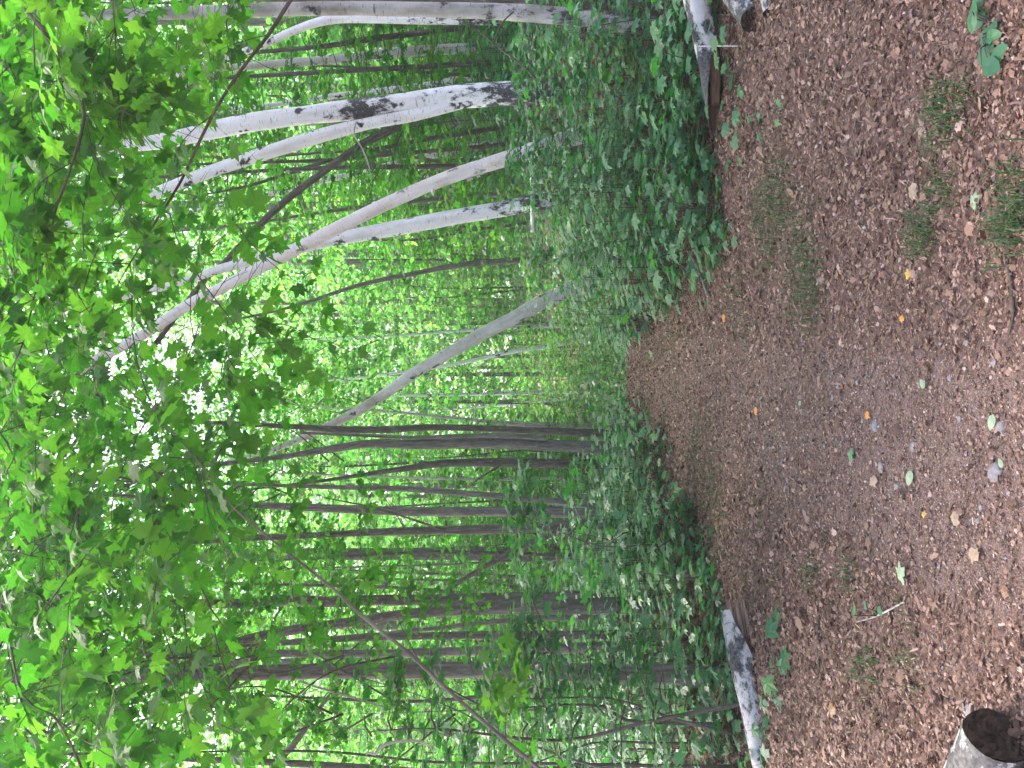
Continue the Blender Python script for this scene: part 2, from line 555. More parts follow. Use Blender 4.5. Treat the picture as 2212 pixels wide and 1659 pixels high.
class Foliage:
    def __init__(s):
        s.p, s.h, s.n, s.s, s.r, s.tw = [], [], [], [], [], []

    def spray(s, o, d, length, nl, size, tilt=0.35, droop=0.35, shade=None, side=True, flat=1.0):
        """a leafy twig: a bowed main shoot with side shoots, leaves in opposite pairs"""
        o = np.asarray(o, float); d = unit(np.asarray(d, float))
        shade = rng.uniform(0.15, 0.85) if shade is None else shade
        shoots = [(o, d, length)]
        if side:
            for t in (0.35, 0.6, 0.8):
                if rng.random() < 0.85:
                    sd = rng.choice([-1, 1])
                    lat = unit(np.cross(d, (0, 0, 1.0)) + 1e-6)
                    q = o + d * length * t + np.array((0, 0, -droop * length * t * t * 0.5))
                    shoots.append((q, unit(d * 0.6 + lat * sd * rng.uniform(0.5, 1.0) + np.array((0, 0, rng.normal(0, 0.12)))), length * rng.uniform(0.3, 0.55)))
        tot = sum(x[2] for x in shoots)
        for q, dd, L in shoots:
            k = max(3, int(nl * L / tot))
            t = np.sort(rng.uniform(0.12, 1.0, k)); t[-1] = 1.0
            pos = q + dd * (L * t)[:, None] + np.array((0, 0, -1.0)) * (droop * L * t * t * 0.5)[:, None]
            lat = unit(np.cross(dd, (0, 0, 1.0)) + 1e-6)
            sg = np.where(np.arange(k) % 2, 1, -1)[:, None]
            hd = dd * rng.uniform(0.2, 0.9, (k, 1)) + lat * sg * rng.uniform(0.4, 1.0, (k, 1)) + np.column_stack([rng.normal(0, .2, k), rng.normal(0, .2, k), rng.normal(-0.25 * tilt / 0.35, 0.25, k)])
            nm = np.array((0, 0, 1.0)) * flat + rng.normal(0, tilt, (k, 3))
            pet = rng.uniform(0.2, 0.6, (k, 1)) * size
            s.p.append(pos + unit(hd) * pet); s.h.append(hd); s.n.append(nm)
            s.s.append(size * rng.uniform(0.65, 1.2, k)); s.r.append(np.clip(shade + rng.normal(0, 0.16, k), 0, 1))
            tt = np.linspace(0, 1, 5)
            line = q + dd * (L * tt)[:, None] + np.array((0, 0, -1.0)) * (droop * L * tt * tt * 0.5)[:, None]
            s.tw.append((line, L))

    def into(s, mb, kind, leafmat=0, twigmat=1, twigs=True, tr=0.0045, keep=None):
        p, h, n, z, r = (np.concatenate(x) for x in (s.p, s.h, s.n, s.s, s.r))
        if keep is not None:
            k = keep(p)
            p, h, n, z, r = p[k], h[k], n[k], z[k], r[k]
        add_leaves(mb, p, h, n, z, kind, r, leafmat)
        if twigs:
            for line, L in s.tw:
                mb.tube(line, np.linspace(tr * min(1.4, 0.5 + L), tr * 0.3, len(line)), 3, twigmat, cap=False)
        return len(p)


# ------------------------------------------------------------------ the ground, one sheet
def make_sheet():
    xs = np.concatenate([-np.geomspace(3.2, 900, 70)[::-1], np.linspace(-3.1, 3.1, 190), np.geomspace(3.2, 900, 70)])
    ys = np.concatenate([-np.geomspace(0.5, 300, 30)[::-1], np.linspace(0.4, 9, 250), np.geomspace(9.04, 1500, 170)])
    X, Y = np.meshgrid(xs, ys)
    Z = ground_z(X, Y)
    near = (Y < 12) & (np.abs(X) < 3.3) & (Y > 1)
    Z = Z + np.where(near, rng.normal(0, 0.004, X.shape), 0)
    nx, ny = len(xs), len(ys)
    V = np.stack([X, Y, Z], -1).reshape(-1, 3)
    i = (np.arange(ny - 1)[:, None] * nx + np.arange(nx - 1)[None]).ravel()
    T = np.concatenate([np.stack([i, i + 1, i + nx + 1], -1), np.stack([i, i + nx + 1, i + nx], -1)])
    c = V[T].mean(1)
    r = np.abs(c[:, 0] - path_x(c[:, 1]))
    wd = np.interp(c[:, 1], [0, 3, 8, 13], [0.55, 0.55, 0.55, 0.5])
    core = 1 - ss(wd * 0.4, wd * 1.15, r)
    mb = MB()
    mb.add(V, T, 0, core, smooth=True)
    tag(mb.build('ground', GROUND), kind='structure')


make_sheet()

# ------------------------------------------------------------------ trunks seen in the photo
PALE = [(11.0, np.array([(1120, 200), (900, 221), (667, 248), (433, 287), (250, 318)], float)), (11.0, np.array([(900, 249), (700, 291), (500, 355), (333, 418)], float)),
        (11.6, np.array([(1085, 350), (870, 413), (700, 510), (467, 628), (250, 756), (190, 785)], float)), (13.0, np.array([(1120, 445), (870, 490), (700, 522)], float)),
        (7.5, np.array([(1300, 1456), (870, 1449), (567, 1453), (280, 1459)], float)), (11.0, np.array([(1237, 1135), (937, 1146), (640, 1158), (430, 1170)], float)), (11.6, np.array([(1237, 1108), (800, 1102), (480, 1087)], float)),
        (9.4, np.array([(1370, 1307), (937, 1321), (633, 1361), (450, 1414)], float)), (15.5, np.array([(1230, 626), (1037, 723), (837, 846), (720, 915)], float))]
CROWN = []        # trunk tops that carry a crown


def trunk_points(px, d, top_extra=2.0, base=None, lean=0.0):
    """px: rows (u, v, width in photo pixels) from the foot up; carried down to the ground and on above"""
    pts = [P(u, v, d + lean * k) for k, (u, v, wd) in enumerate(px)]
    rad = [wd * 0.5 * d / F for u, v, wd in px]
    p0, p1 = pts[0], pts[1]
    dr = unit(p0 - p1)
    low = []
    if base is not None:
        foot = P(base[0], base[1], d)
    else:
        foot = p0 + dr * max(0.05, (p0[2] - gz(p0[0], p0[1])) / max(0.25, -dr[2]))
    foot[2] = gz(foot[0], foot[1]) - 0.08
    if p0[2] - foot[2] > 0.15:
        mid = foot * 0.7 + p0 * 0.3
        low = [(foot, rad[0] * 1.5), (mid, rad[0] * 1.1)]
    A = [x[0] for x in low] + pts
    R = [x[1] for x in low] + rad
    if top_extra:
        dr = unit(unit(A[-1] - A[-2]) + np.array((0, 0, 0.35)))
        A.append(A[-1] + dr * top_extra * 0.5); R.append(R[-1] * 0.75)
        dr = unit(dr + np.array((0, 0, 0.4)))
        A.append(A[-1] + dr * top_extra * 0.5); R.append(R[-1] * 0.45)
    return np.array(A), np.array(R), foot


def trunk_tree(kind, label, cat, px, d, mat, top=2.0, base=None, bumpy=0.05, group=None, sides=14, lean=0.0, limbs=(), crown=None, seed=None):
    A, R, foot = trunk_points(px, d, top, base, lean)
    root = empty(kind, tuple(foot + np.array((0, 0, 0.08))), label, cat, group)
    seed = len(CROWN) if seed is None else seed
    mb = MB()
    mb.tube(A - foot - np.array((0, 0, 0.08)), R, sides, 0, bump=bumpy, step=0.12, seed=seed)
    mb.build('trunk', mat, root)
    o = foot + np.array((0, 0, 0.08))
    for pts in limbs:
        q = np.array([P(u, v, dd) for u, v, wd, dd in pts]) - o
        rr = np.array([wd * 0.5 * dd / F for u, v, wd, dd in pts])
        b = MB()
        b.tube(q, rr, 10, 0, bump=0.05, step=0.1, seed=seed + 3, s0=3.0)
        b.build('branch', mat, root)
    CROWN.append((root, A[-1] - o, crown, A - o))
    return root


G_B = 'white birch trees on the right bank'
G_M = 'dark trunked trees on the left of the path'
b1 = trunk_tree('birch_tree', 'largest white birch, forked trunk with black scars and cracked dark lower bark', 'tree',
           [(1120, 200, 52), (1000, 208, 50), (900, 221, 47), (740, 239, 46), (667, 248, 40), (533, 266, 40), (433, 287, 35), (367, 302, 33), (267, 317, 30), (167, 332, 28), (60, 356, 24)], 11.0, BIRCH_FORK, 3,
           limbs=[[(1090, 205, 22, 11.0), (990, 224, 27, 10.98), (900, 247, 27, 10.96), (800, 266, 26, 10.95), (700, 291, 31, 10.95), (600, 322, 31, 10.95), (500, 355, 29, 10.95), (417, 385, 27, 10.95), (333, 418, 24, 10.95), (283, 437, 22, 10.95), (190, 470, 18, 10.95), (60, 510, 13, 10.95)]], group=G_B, crown=('tall', 1.0))
b2 = trunk_tree('birch_tree', 'pinkish leaning birch with peeling bark curls and white bracket fungus', 'tree',
           [(1085, 346, 33), (1000, 372, 31), (920, 402, 30), (840, 438, 29), (770, 472, 28), (700, 507, 28), (567, 576, 26), (467, 628, 25), (400, 663, 24), (317, 718, 23), (250, 756, 22), (200, 782, 21), (100, 850, 18), (0, 915, 15)], 11.6, BIRCH_PEEL, 2.5, group=G_B, crown=('tall', 0.8))
trunk_tree('birch_tree', 'straight clean white birch crossing behind the leaning peeling birch', 'tree',
           [(1120, 445, 36), (1004, 465, 33), (870, 490, 33), (770, 508, 30), (700, 522, 28), (600, 548, 24), (480, 580, 20), (350, 620, 16)], 13.0, BIRCH, 3, group=G_B, crown=('tall', 0.8))
trunk_tree('leaning_birch_tree', 'greyish birch leaning out over the far end of the path', 'tree',
           [(1230, 626, 34), (1170, 653, 31), (1104, 690, 29), (1037, 723, 28), (970, 763, 27), (904, 800, 25), (837, 846, 22), (770, 890, 21), (720, 915, 19), (620, 960, 14)], 15.5, BIRCH_GREY, 1, group=G_B, crown=('tall', 0.7))
trunk_tree('birch_tree', 'mossy grey birch close to the path, thick trunk beside the birch logs', 'tree',
           [(1360, 52, 40), (1250, 38, 37), (1137, 28, 36), (1004, 23, 33), (870, 20, 32), (700, 18, 30), (500, 24, 28), (270, 32, 24), (100, 36, 20)], 8.2, BIRCH_MOSSY, 2.5, group=G_B, crown=('tall', 0.8))
trunk_tree('birch_tree', 'slim pale birch half hidden behind the mossy grey birch', 'tree',
           [(1100, 44, 22), (900, 42, 21), (737, 40, 20), (650, 60, 17), (560, 100, 15), (450, 135, 14), (330, 175, 12)], 12.5, BIRCH, 2, group=G_B, crown=('tall', 0.7))
trunk_tree('maple_tree', 'dark brown trunk at the right hand border of the view', 'tree',
           [(1420, 0, 34), (1200, -2, 32), (900, -4, 30), (600, -10, 28), (300, -16, 24)], 9.4, BARK_BROWN, 2, crown=('tall', 0.8))
trunk_tree('birch_tree', 'straight pale grey birch with small black scars, right of the largest birch', 'tree',
           [(1100, 98, 23), (1000, 105, 22), (870, 112, 22), (737, 127, 20), (600, 138, 18), (470, 150, 15), (330, 165, 12)], 15.0, BIRCH_GREY, 3, group=G_B, crown=('tall', 0.8))
trunk_tree('birch_tree', 'thin white birch stem showing just right of the largest birch', 'tree',
           [(1110, 157, 15), (1015, 168, 15), (900, 187, 14), (740, 205, 12), (600, 225, 10)], 17.0, BIRCH, 3, group=G_B, crown=('tall', 0.7))
trunk_tree('birch_tree', 'thin white birch between the forked birch and the peeling birch', 'tree',
           [(1090, 308, 17), (1000, 322, 16), (900, 343, 15), (820, 362, 14), (640, 405, 11), (500, 440, 9)], 18.0, BIRCH, 3, group=G_B, crown=('tall', 0.7))
trunk_tree('maple_tree', 'long dark thin trunk leaning far across behind the birches', 'tree',
           [(1100, 190, 16), (1000, 220, 17), (900, 258, 18), (800, 302, 18), (737, 343, 17), (600, 448, 16), (483, 570, 14), (443, 603, 13), (333, 746, 12), (283, 800, 11), (220, 873, 10), (163, 953, 8), (80, 1060, 6)], 14.0, BARK_BROWN, 0, sides=8, crown=None)
trunk_tree('maple_tree', 'thin dark stem slanting behind the forked birch', 'tree',
           [(1131, 268, 11), (970, 293, 11), (837, 317, 9), (700, 350, 8), (560, 395, 7)], 14.8, BARK_BROWN, 1, sides=8, crown=('tall', 0.6))
trunk_tree('maple_tree', 'dark slender maple with a slight curve, between the mossy birch and the grey birch', 'tree',
           [(1010, 58, 14), (900, 72, 14), (800, 84, 14), (700, 100, 11), (560, 112, 9)], 14.0, BARK_BROWN, 2, sides=8, crown=('tall', 0.6))
trunk_tree('maple_tree', 'thin dark stem right beside the straight clean birch', 'tree',
           [(1180, 410, 10), (1000, 425, 10), (850, 440, 9), (700, 458, 8), (560, 480, 6)], 16.0, BARK, 2, sides=8, crown=('tall', 0.6))
trunk_tree('maple_tree', 'forked dark stem in the thicket left of the straight clean birch', 'tree',
           [(1150, 560, 13), (1000, 572, 13), (900, 590, 11), (780, 615, 9), (640, 660, 7)], 19.0, BARK, 2, sides=8, crown=('tall', 0.6))
# left of the path
trunk_tree('maple_tree', 'narrow dark trunk nearest the far end of the path', 'tree',
           [(1310, 938, 18), (1200, 932, 16), (1070, 927, 14), (937, 923, 14), (837, 928, 14), (737, 928, 15), (640, 922, 12), (500, 915, 9)], 14.0, BARK_BROWN, 2, group=G_M, crown=('tall', 0.7))
trunk_tree('maple_tree', 'stout twin stemmed dark trunk with a pale split beside the narrow one', 'tree',
           [(1300, 966, 26), (1200, 962, 25), (1104, 958, 25), (1004, 957, 23), (904, 960, 21), (804, 958, 18), (737, 966, 17), (620, 985, 12)], 13.2, BARK, 2, group=G_M,
           limbs=[[(1180, 946, 12, 13.1), (1080, 941, 11, 13.1), (1000, 942, 10, 13.1), (900, 945, 8, 13.15), (800, 941, 7, 13.2), (650, 935, 5, 13.2)]], crown=('tall', 0.7))
trunk_tree('maple_tree', 'pale grey young trunk standing far down the left of the path', 'tree',
           [(1300, 920, 11), (1200, 918, 11), (1104, 915, 10), (1000, 905, 7), (850, 890, 5)], 19.0, DEADWOOD, 2, group=G_M, sides=8, crown=('tall', 0.6))
trunk_tree('maple_tree', 'dark trunk that bends left at half height, third from the path end', 'tree',
           [(1310, 1003, 21), (1200, 1001, 20), (1104, 1000, 20), (970, 1000, 17), (870, 1013, 13), (820, 1020, 10), (700, 1038, 7), (560, 1055, 5)], 13.4, BARK_BROWN, 1, group=G_M,
           limbs=[[(1085, 1004, 5, 13.35), (1040, 1030, 4, 13.3), (1020, 1045, 2.5, 13.3)]], crown=('tall', 0.6))
trunk_tree('maple_tree', 'slim grey trunk curving gently left of the bent dark trunk', 'tree',
           [(1300, 1102, 18), (1250, 1090, 17), (1150, 1078, 15), (1070, 1071, 14), (970, 1063, 13), (870, 1056, 12), (737, 1053, 10), (640, 1050, 9), (480, 1045, 7)], 12.6, BARK, 2, group=G_M, crown=('tall', 0.7))
trunk_tree('maple_tree', 'straight grey trunk in the middle of the left hand trees', 'tree',
           [(1320, 1112, 24), (1237, 1108, 22), (1100, 1105, 21), (900, 1105, 20), (800, 1102, 19), (640, 1095, 17), (500, 1088, 14), (400, 1081, 12), (250, 1070, 9)], 11.6, BARK, 2, group=G_M, crown=('tall', 0.8))
trunk_tree('maple_tree', 'straight dark trunk with a long limb reaching to the left', 'tree',
           [(1330, 1132, 24), (1237, 1135, 22), (1070, 1143, 20), (937, 1146, 18), (837, 1149, 17), (737, 1153, 14), (640, 1158, 13), (533, 1163, 12), (433, 1170, 11), (233, 1176, 8)], 11.0, BARK_BROWN, 2, group=G_M,
           limbs=[[(1240, 1140, 13, 10.95), (1180, 1158, 12, 10.9), (1104, 1193, 12, 10.85), (1020, 1240, 11, 10.8), (970, 1272, 9, 10.8), (920, 1306, 6, 10.8), (860, 1350, 4, 10.8)],
                  [(960, 1147, 6, 10.95), (900, 1125, 5, 10.9), (800, 1095, 4, 10.9), (700, 1075, 3, 10.9)]], crown=('tall', 0.8))
trunk_tree('maple_tree', 'thick dark trunk leaning left until it meets the tall grey trunk', 'tree',
           [(1420, 1305, 42), (1370, 1307, 39), (1204, 1311, 31), (1070, 1313, 28), (937, 1321, 24), (837, 1332, 22), (787, 1340, 21), (737, 1346, 20), (633, 1361, 20), (533, 1381, 20), (466, 1407, 19), (410, 1432, 16), (300, 1475, 10)], 9.4, BARK_BROWN, 1, group=G_M, crown=('tall', 0.7))
trunk_tree('maple_tree', 'crooked dark trunk rising straight behind the thick leaning trunk', 'tree',
           [(1350, 1288, 26), (1100, 1292, 25), (900, 1296, 23), (787, 1297, 22), (700, 1300, 24), (650, 1296, 25), (600, 1297, 25), (500, 1305, 21), (366, 1300, 15), (240, 1296, 10)], 12.2, BARK_BROWN, 2, group=G_M, bumpy=0.10, crown=('tall', 0.8))
trunk_tree('maple_tree', 'second thin trunk standing close behind the thick leaning trunk', 'tree',
           [(1400, 1336, 15), (1300, 1335, 15), (1200, 1334, 14), (1080, 1342, 12), (900, 1362, 9)], 11.0, BARK, 2, group=G_M, sides=10, crown=('tall', 0.6))
trunk_tree('maple_tree', 'tall grey trunk with a swollen crotch high up, nearest on the left', 'tree',
           [(1510, 1462, 50), (1470, 1457, 46), (1337, 1456, 41), (1137, 1447, 37), (1000, 1447, 36), (870, 1449, 36), (737, 1449, 34), (567, 1453, 33), (450, 1457, 34), (400, 1459, 38), (350, 1459, 30), (233, 1459, 27), (100, 1461, 27), (0, 1462, 26)], 7.5, BARK, 2.5, group=G_M,
           limbs=[[(400, 1468, 16, 7.42), (350, 1480, 14, 7.4), (300, 1490, 12, 7.4), (267, 1502, 10, 7.4), (217, 1528, 9, 7.4), (120, 1580, 6, 7.4)],
                  [(400, 1452, 14, 7.44), (365, 1424, 13, 7.42), (350, 1414, 6, 7.42)],
                  [(560, 1458, 7, 7.45), (520, 1480, 6, 7.45), (490, 1492, 5, 7.45), (420, 1530, 4, 7.45)]], crown=('tall', 1.0))
trunk_tree('maple_tree', 'grey brown trunk on the right side of the tall grey trunk', 'tree',
           [(1440, 1393, 26), (1350, 1396, 24), (1237, 1400, 23), (1037, 1406, 20), (800, 1412, 17), (533, 1411, 16), (300, 1412, 13)], 9.6, BARK, 2, group=G_M, crown=('tall', 0.7))
trunk_tree('maple_tree', 'dim brown trunk half covered by leaves right of the tall grey trunk', 'tree',
           [(1437, 1370, 20), (1300, 1371, 20), (1070, 1372, 18), (900, 1374, 15), (760, 1380, 12), (620, 1390, 9)], 10.6, BARK_BROWN, 2, group=G_M, crown=('tall', 0.6))
trunk_tree('maple_tree', 'leaning dark stem at the far left border of the view', 'tree',
           [(620, 1660, 15), (633, 1606, 15), (665, 1560, 13), (703, 1513, 9)][::-1] if False else
           [(1100, 1740, 20), (900, 1715, 18), (760, 1690, 17), (680, 1640, 16), (640, 1600, 15), (690, 1528, 11), (730, 1480, 7)] if False else
           [(1500, 1640, 20), (1300, 1660, 19), (1000, 1672, 18), (800, 1660, 17), (617, 1648, 15), (420, 1640, 12), (200, 1630, 9)], 9.0, BARK_BROWN, 2, group=G_M,
           limbs=[[(600, 1648, 13, 8.98), (640, 1600, 14, 8.9), (672, 1555, 12, 8.85), (703, 1513, 9, 8.8), (740, 1470, 5, 8.8)]], crown=('tall', 0.7))

G_T = 'thin bare stems between the trunks'
for lab, px, d, mt in (
        ('thin straight dark stem rising in front of the left border trees', [(1450, 1655, 8), (1200, 1650, 7), (937, 1646, 6), (737, 1626, 6), (600, 1622, 5), (433, 1624, 4), (250, 1628, 3)], 6.6, BARK_BROWN),
        ('dark sapling stem with a double bend left of the tall grey trunk', [(1560, 1565, 9), (1470, 1563, 8), (1353, 1556, 8), (1320, 1538, 7.5), (1304, 1526, 7), (1260, 1522, 6), (1220, 1523, 5), (1100, 1530, 3)], 6.7, BARK_BROWN),
        ('thin slanting stem low down at the left border', [(1420, 1690, 7), (1237, 1641, 6), (1150, 1610, 5), (1070, 1580, 4), (1000, 1540, 3.5), (900, 1500, 2.5)], 6.2, BARK),
        ('very thin stem between the straight dark trunk and the thick leaning trunk', [(1380, 1205, 9), (1250, 1208, 8), (1100, 1212, 6), (950, 1220, 5), (750, 1225, 4)], 14.5, BARK),
        ('thin grey stem deep in the wood behind the middle trunks', [(1320, 1250, 9), (1200, 1248, 8), (1050, 1243, 7), (900, 1238, 6), (700, 1230, 4)], 17.0, BARK),
        ('thin pale stem left of the bent dark trunk', [(1310, 1035, 8), (1200, 1033, 7), (1050, 1036, 6), (900, 1032, 5), (700, 1025, 4)], 18.0, DEADWOOD),
):
    trunk_tree('slender_tree', lab, 'tree', px, d, mt, 1, group=G_T, sides=7, crown=('tall', 0.45))
# pale birches far down the path
G_F = 'pale birches far beyond the end of the path'
for lab, px, d in (
        ('slanting pale birch beyond the path end, right of its centre', [(1290, 728, 11), (1200, 745, 10), (1104, 760, 9), (1037, 775, 8), (950, 792, 7)], 24),
        ('upright thin pale birch in the bright clearing beyond the path', [(1290, 845, 10), (1240, 845, 10), (1150, 848, 9), (1000, 852, 6)], 27),
        ('second thin pale birch leaning in the bright clearing', [(1290, 853, 8), (1240, 858, 8), (1150, 868, 7), (1050, 878, 5)], 29),
        ('thin pale birch behind the greyish leaning birch', [(1290, 702, 9), (1160, 705, 9), (1050, 710, 7), (900, 722, 5)], 26),
):
    trunk_tree('birch_tree', lab, 'tree', px, d, BIRCH, 3, group=G_F, sides=8, crown=('tall', 0.9))

def open_view(p, px=34):
    """keeps the gaps that leave the pale trunks in sight from the path"""
    u, v = 1106 - (p[2] - H) * F / p[1], 829.5 - p[0] * F / p[1]
    for d, line in PALE:
        if p[1] < d and line[:, 0].min() < u < line[:, 0].max():
            vv = np.interp(u, line[::-1, 0], line[::-1, 1]) if line[0, 0] > line[-1, 0] else np.interp(u, line[:, 0], line[:, 1])
            if abs(v - vv) < px:
                return False
    return True


def gaps(p, px=30, part=0.88):
    """the same gaps, leaf by leaf"""
    u, v = 1106 - (p[:, 2] - H) * F / p[:, 1], 829.5 - p[:, 0] * F / p[:, 1]
    keep = np.ones(len(p), bool)
    for d, line in PALE:
        q = line[np.argsort(line[:, 0])]
        vv = np.interp(u, q[:, 0], q[:, 1])
        keep &= ~((p[:, 1] < d) & (u > q[0, 0]) & (u < q[-1, 0]) & (np.abs(v - vv) < px) & (rng.random(len(p)) < part))
    return keep


# ------------------------------------------------------------------ crown shapes shared by the trees
def tall_crown(nsp, rad, z0, z1, nl, size, kind, twigs=True):
    f = Foliage()
    for k in range(nsp):
        t = rng.random()
        z = z0 + (z1 - z0) * t
        w = rad * (0.45 + 0.55 * math.sin(math.pi * min(1, 0.15 + 0.85 * t)))
        a = rng.uniform(0, 2 * math.pi)
        r = w * math.sqrt(rng.uniform(0.02, 1)) * 0.8
        o = (r * math.cos(a), r * math.sin(a), z)
        d = (math.cos(a + rng.normal(0, .5)), math.sin(a + rng.normal(0, .5)), rng.uniform(-0.2, 0.45))
        f.spray(o, d, rng.uniform(0.6, 1.1), nl, size, tilt=0.55, droop=0.4)
    mb = MB()
    f.into(mb, kind, twigs=twigs)
    # limbs carry the sprays
    for k in range(int(nsp * 0.09)):
        a = rng.uniform(0, 2 * math.pi); z = rng.uniform(z0, z1); w = rad * rng.uniform(0.4, 0.8)
        e = np.array((w * math.cos(a), w * math.sin(a), z + 0.9))
        m_ = np.array((w * 0.45 * math.cos(a + .4), w * 0.45 * math.sin(a + .4), z + rng.uniform(-0.1, 0.3)))
        mb.tube([np.array((0, 0, z - 0.8)), m_, e], [0.02, 0.012, 0.004], 5, 1, step=0.15, cap=False, bump=0.1)
    return mb


PROTO = [tall_crown(85, 2.5, -2.4, 2.8, 27, 0.12, 'mid').build('crown', [LEAF, TWIG]) for k in range(4)]
for o in PROTO:
    COL.objects.unlink(o)
k = 0
for root, top, spec, line in CROWN:
    if not spec:
        continue
    c = bpy.data.objects.new('crown', PROTO[k % 4].data)
    k += 1
    COL.objects.link(c)
    c.parent = root
    c.location = top + np.array((0, 0, 0.2))
    c.rotation_euler = (0, 0, rng.uniform(0, 6.28))
    c.scale = (spec[1],) * 3

# ------------------------------------------------------------------ saplings of the understorey
def sapling(name, label, hgt, nsp, nl, size, kind, zlow=0.5, reach=1.0, mats=None, tilt=0.27):
    root = empty(name, (0, 0, 0), label, 'sapling')
    top = np.array((rng.normal(0, .25), rng.normal(0, .25), hgt))
    mid = top * 0.5 + np.array((rng.normal(0, .12), rng.normal(0, .12), 0))
    tb = MB()
    tb.tube([(0, 0, -0.12), mid * 0.5, mid, top * 0.78 + mid * 0.1, top], np.array([0.026, 0.021, 0.017, 0.011, 0.004]) * hgt / 4, 7, 0, bump=0.06, step=0.15, seed=rng.integers(99))
    tb.build('trunk', BARK_BROWN, root)
    f = Foliage(); mb = MB()
    for i in range(nsp):
        t = rng.uniform(zlow / hgt, 1.0)
        o = top * t + np.array((rng.normal(0, .04), rng.normal(0, .04), 0))
        a = rng.uniform(0, 2 * math.pi)
        L = reach * rng.uniform(0.55, 1.1) * (1.15 - 0.65 * t)
        d = np.array((math.cos(a), math.sin(a), rng.uniform(0.0, 0.55)))
        st = o + unit(d) * L * rng.uniform(0.1, 0.5)
        mb.tube([o, (o + st) / 2 + np.array((0, 0, 0.02)), st], [0.007, 0.006, 0.005], 4, 1, cap=False)
        f.spray(st, d, L, nl, size, tilt=tilt, droop=0.5)
    f.into(mb, kind, tr=0.004)
    mb.build('crown', mats or [LEAF, TWIG], root)
    return root


def park(root, spots, labels):
    """first spot takes the original, the others copies"""
    for i, (x, y, sc, zone) in enumerate(spots):
        lab, grp = labels[zone]
        loc = (x, y, gz(x, y)); rz = rng.uniform(0, 6.28)
        if i == 0:
            root.location = loc; root.rotation_euler = (0, 0, rz); root.scale = (sc,) * 3
            root['label'] = lab; root['group'] = grp
        else:
            copy_thing(root, loc, rz, sc, lab, grp)


SL = {
    'rn': ('leafy maple sapling rooted on the right bank just behind the birch logs', 'saplings behind the birch logs'),
    'rm': ('green maple sapling among the white birches of the right bank', 'saplings among the white birches'),
    'rf': ('maple sapling deep in the wood behind the white birches', 'saplings behind the white birches'),
    'cf': ('light green sapling beyond the end of the path', 'saplings beyond the end of the path'),
    'ln': ('large leaved maple sapling in front of the tall grey trunk', 'saplings in front of the tall grey trunk'),
    'lm': ('maple sapling between the dark trunks left of the path', 'saplings between the dark trunks'),
    'lf': ('maple sapling in the bright wood behind the dark trunks', 'saplings behind the dark trunks'),
}


def zone_of(x, y):
    if y > 18 and abs(x) < 2.2:
        return 'cf'
    if x > 0:
        return 'rn' if y < 9.5 else ('rm' if y < 15 else 'rf')
    return 'ln' if y < 7.3 else ('lm' if y < 13.5 else 'lf')


mid_sap = [sapling('maple_sapling', SL['rm'][0], hh, ns, 22, 0.112, 'mid', 0.4, 1.05) for hh, ns in ((3.2, 38), (4.2, 46), (5.2, 54), (2.3, 30), (6.2, 60))]
spots = [[] for _ in mid_sap]
n_s, tries = 0, 0
pts = []
while n_s < 95 and tries < 9000:
    tries += 1
    y = 7.6 + 23 * rng.random() ** 0.8
    x = rng.uniform(-0.47, 0.47) * y * 0.93
    r = x - path_x(y)
    clear = np.interp(y, [7, 13, 17, 25, 40], [2.0, 1.8, 1.5, 0.9, 0.3])
    if abs(r) < clear:
        continue
    if r < 0 and rng.random() < (0.8 if y < 13 else 0.35):
        continue
    if r > 0 and y < 13.2:
        continue
    if 0 < r < 2.8 and y < 16.5:
        continue
    if any((x - a) ** 2 + (y - b) ** 2 < 0.5 for a, b in pts):
        continue
    pts.append((x, y))
    spots[rng.integers(len(mid_sap))].append((x, y, rng.uniform(0.75, 1.2), zone_of(x, y)))
    n_s += 1
bright = []
for x, y, sc in ((0.3, 17.5, 0.35), (-0.6, 18.0, 0.4), (1.0, 17.0, 0.4), (-1.3, 17.2, 0.45), (0.0, 20.0, 0.55), (0.8, 20.5, 0.6), (-0.9, 21.0, 0.6), (0.3, 23.0, 0.75), (-1.6, 19.5, 0.5), (1.7, 19.5, 0.5), (-0.4, 25.0, 0.9), (1.2, 24.5, 0.9), (-1.5, 24.0, 0.8)):
    bright.append((x, y, sc, 'cf'))
for r_, sp in zip(mid_sap, spots):
    park(r_, sp, SL)

light = sapling('maple_sapling', SL['cf'][0], 3.4, 44, 22, 0.11, 'mid', 0.3, 1.2, [LEAF_FAR, TWIG])  # far leaf colour paints the brightness of the opening into these saplings
park(light, bright, SL)

near_sap = [sapling('maple_sapling', SL['ln'][0], hh, ns, 20, 0.105, 'near', 0.5, 0.75, [LEAF_LOW, TWIG], 0.2) for hh, ns in ((2.1, 24), (2.8, 30), (1.5, 18))]
park(near_sap[0], [(-2.35, 6.6, 0.8, 'ln'), (2.75, 7.4, 0.45, 'rn'), (3.2, 8.6, 0.5, 'rn')], SL)
park(near_sap[1], [(-2.0, 6.3, 0.85, 'ln'), (1.75, 8.6, 0.38, 'rn')], SL)
park(near_sap[2], [(-1.95, 6.9, 1.0, 'ln'), (-2.6, 7.2, 1.1, 'ln'), (-1.35, 8.4, 1.0, 'lm'), (2.2, 7.9, 0.6, 'rn'), (1.35, 9.4, 0.6, 'rn'), (2.9, 9.6, 0.7, 'rn'), (2.0, 9.9, 0.75, 'rm'), (1.5, 11.2, 0.8, 'rm'), (2.6, 11.0, 0.7, 'rm')], SL)

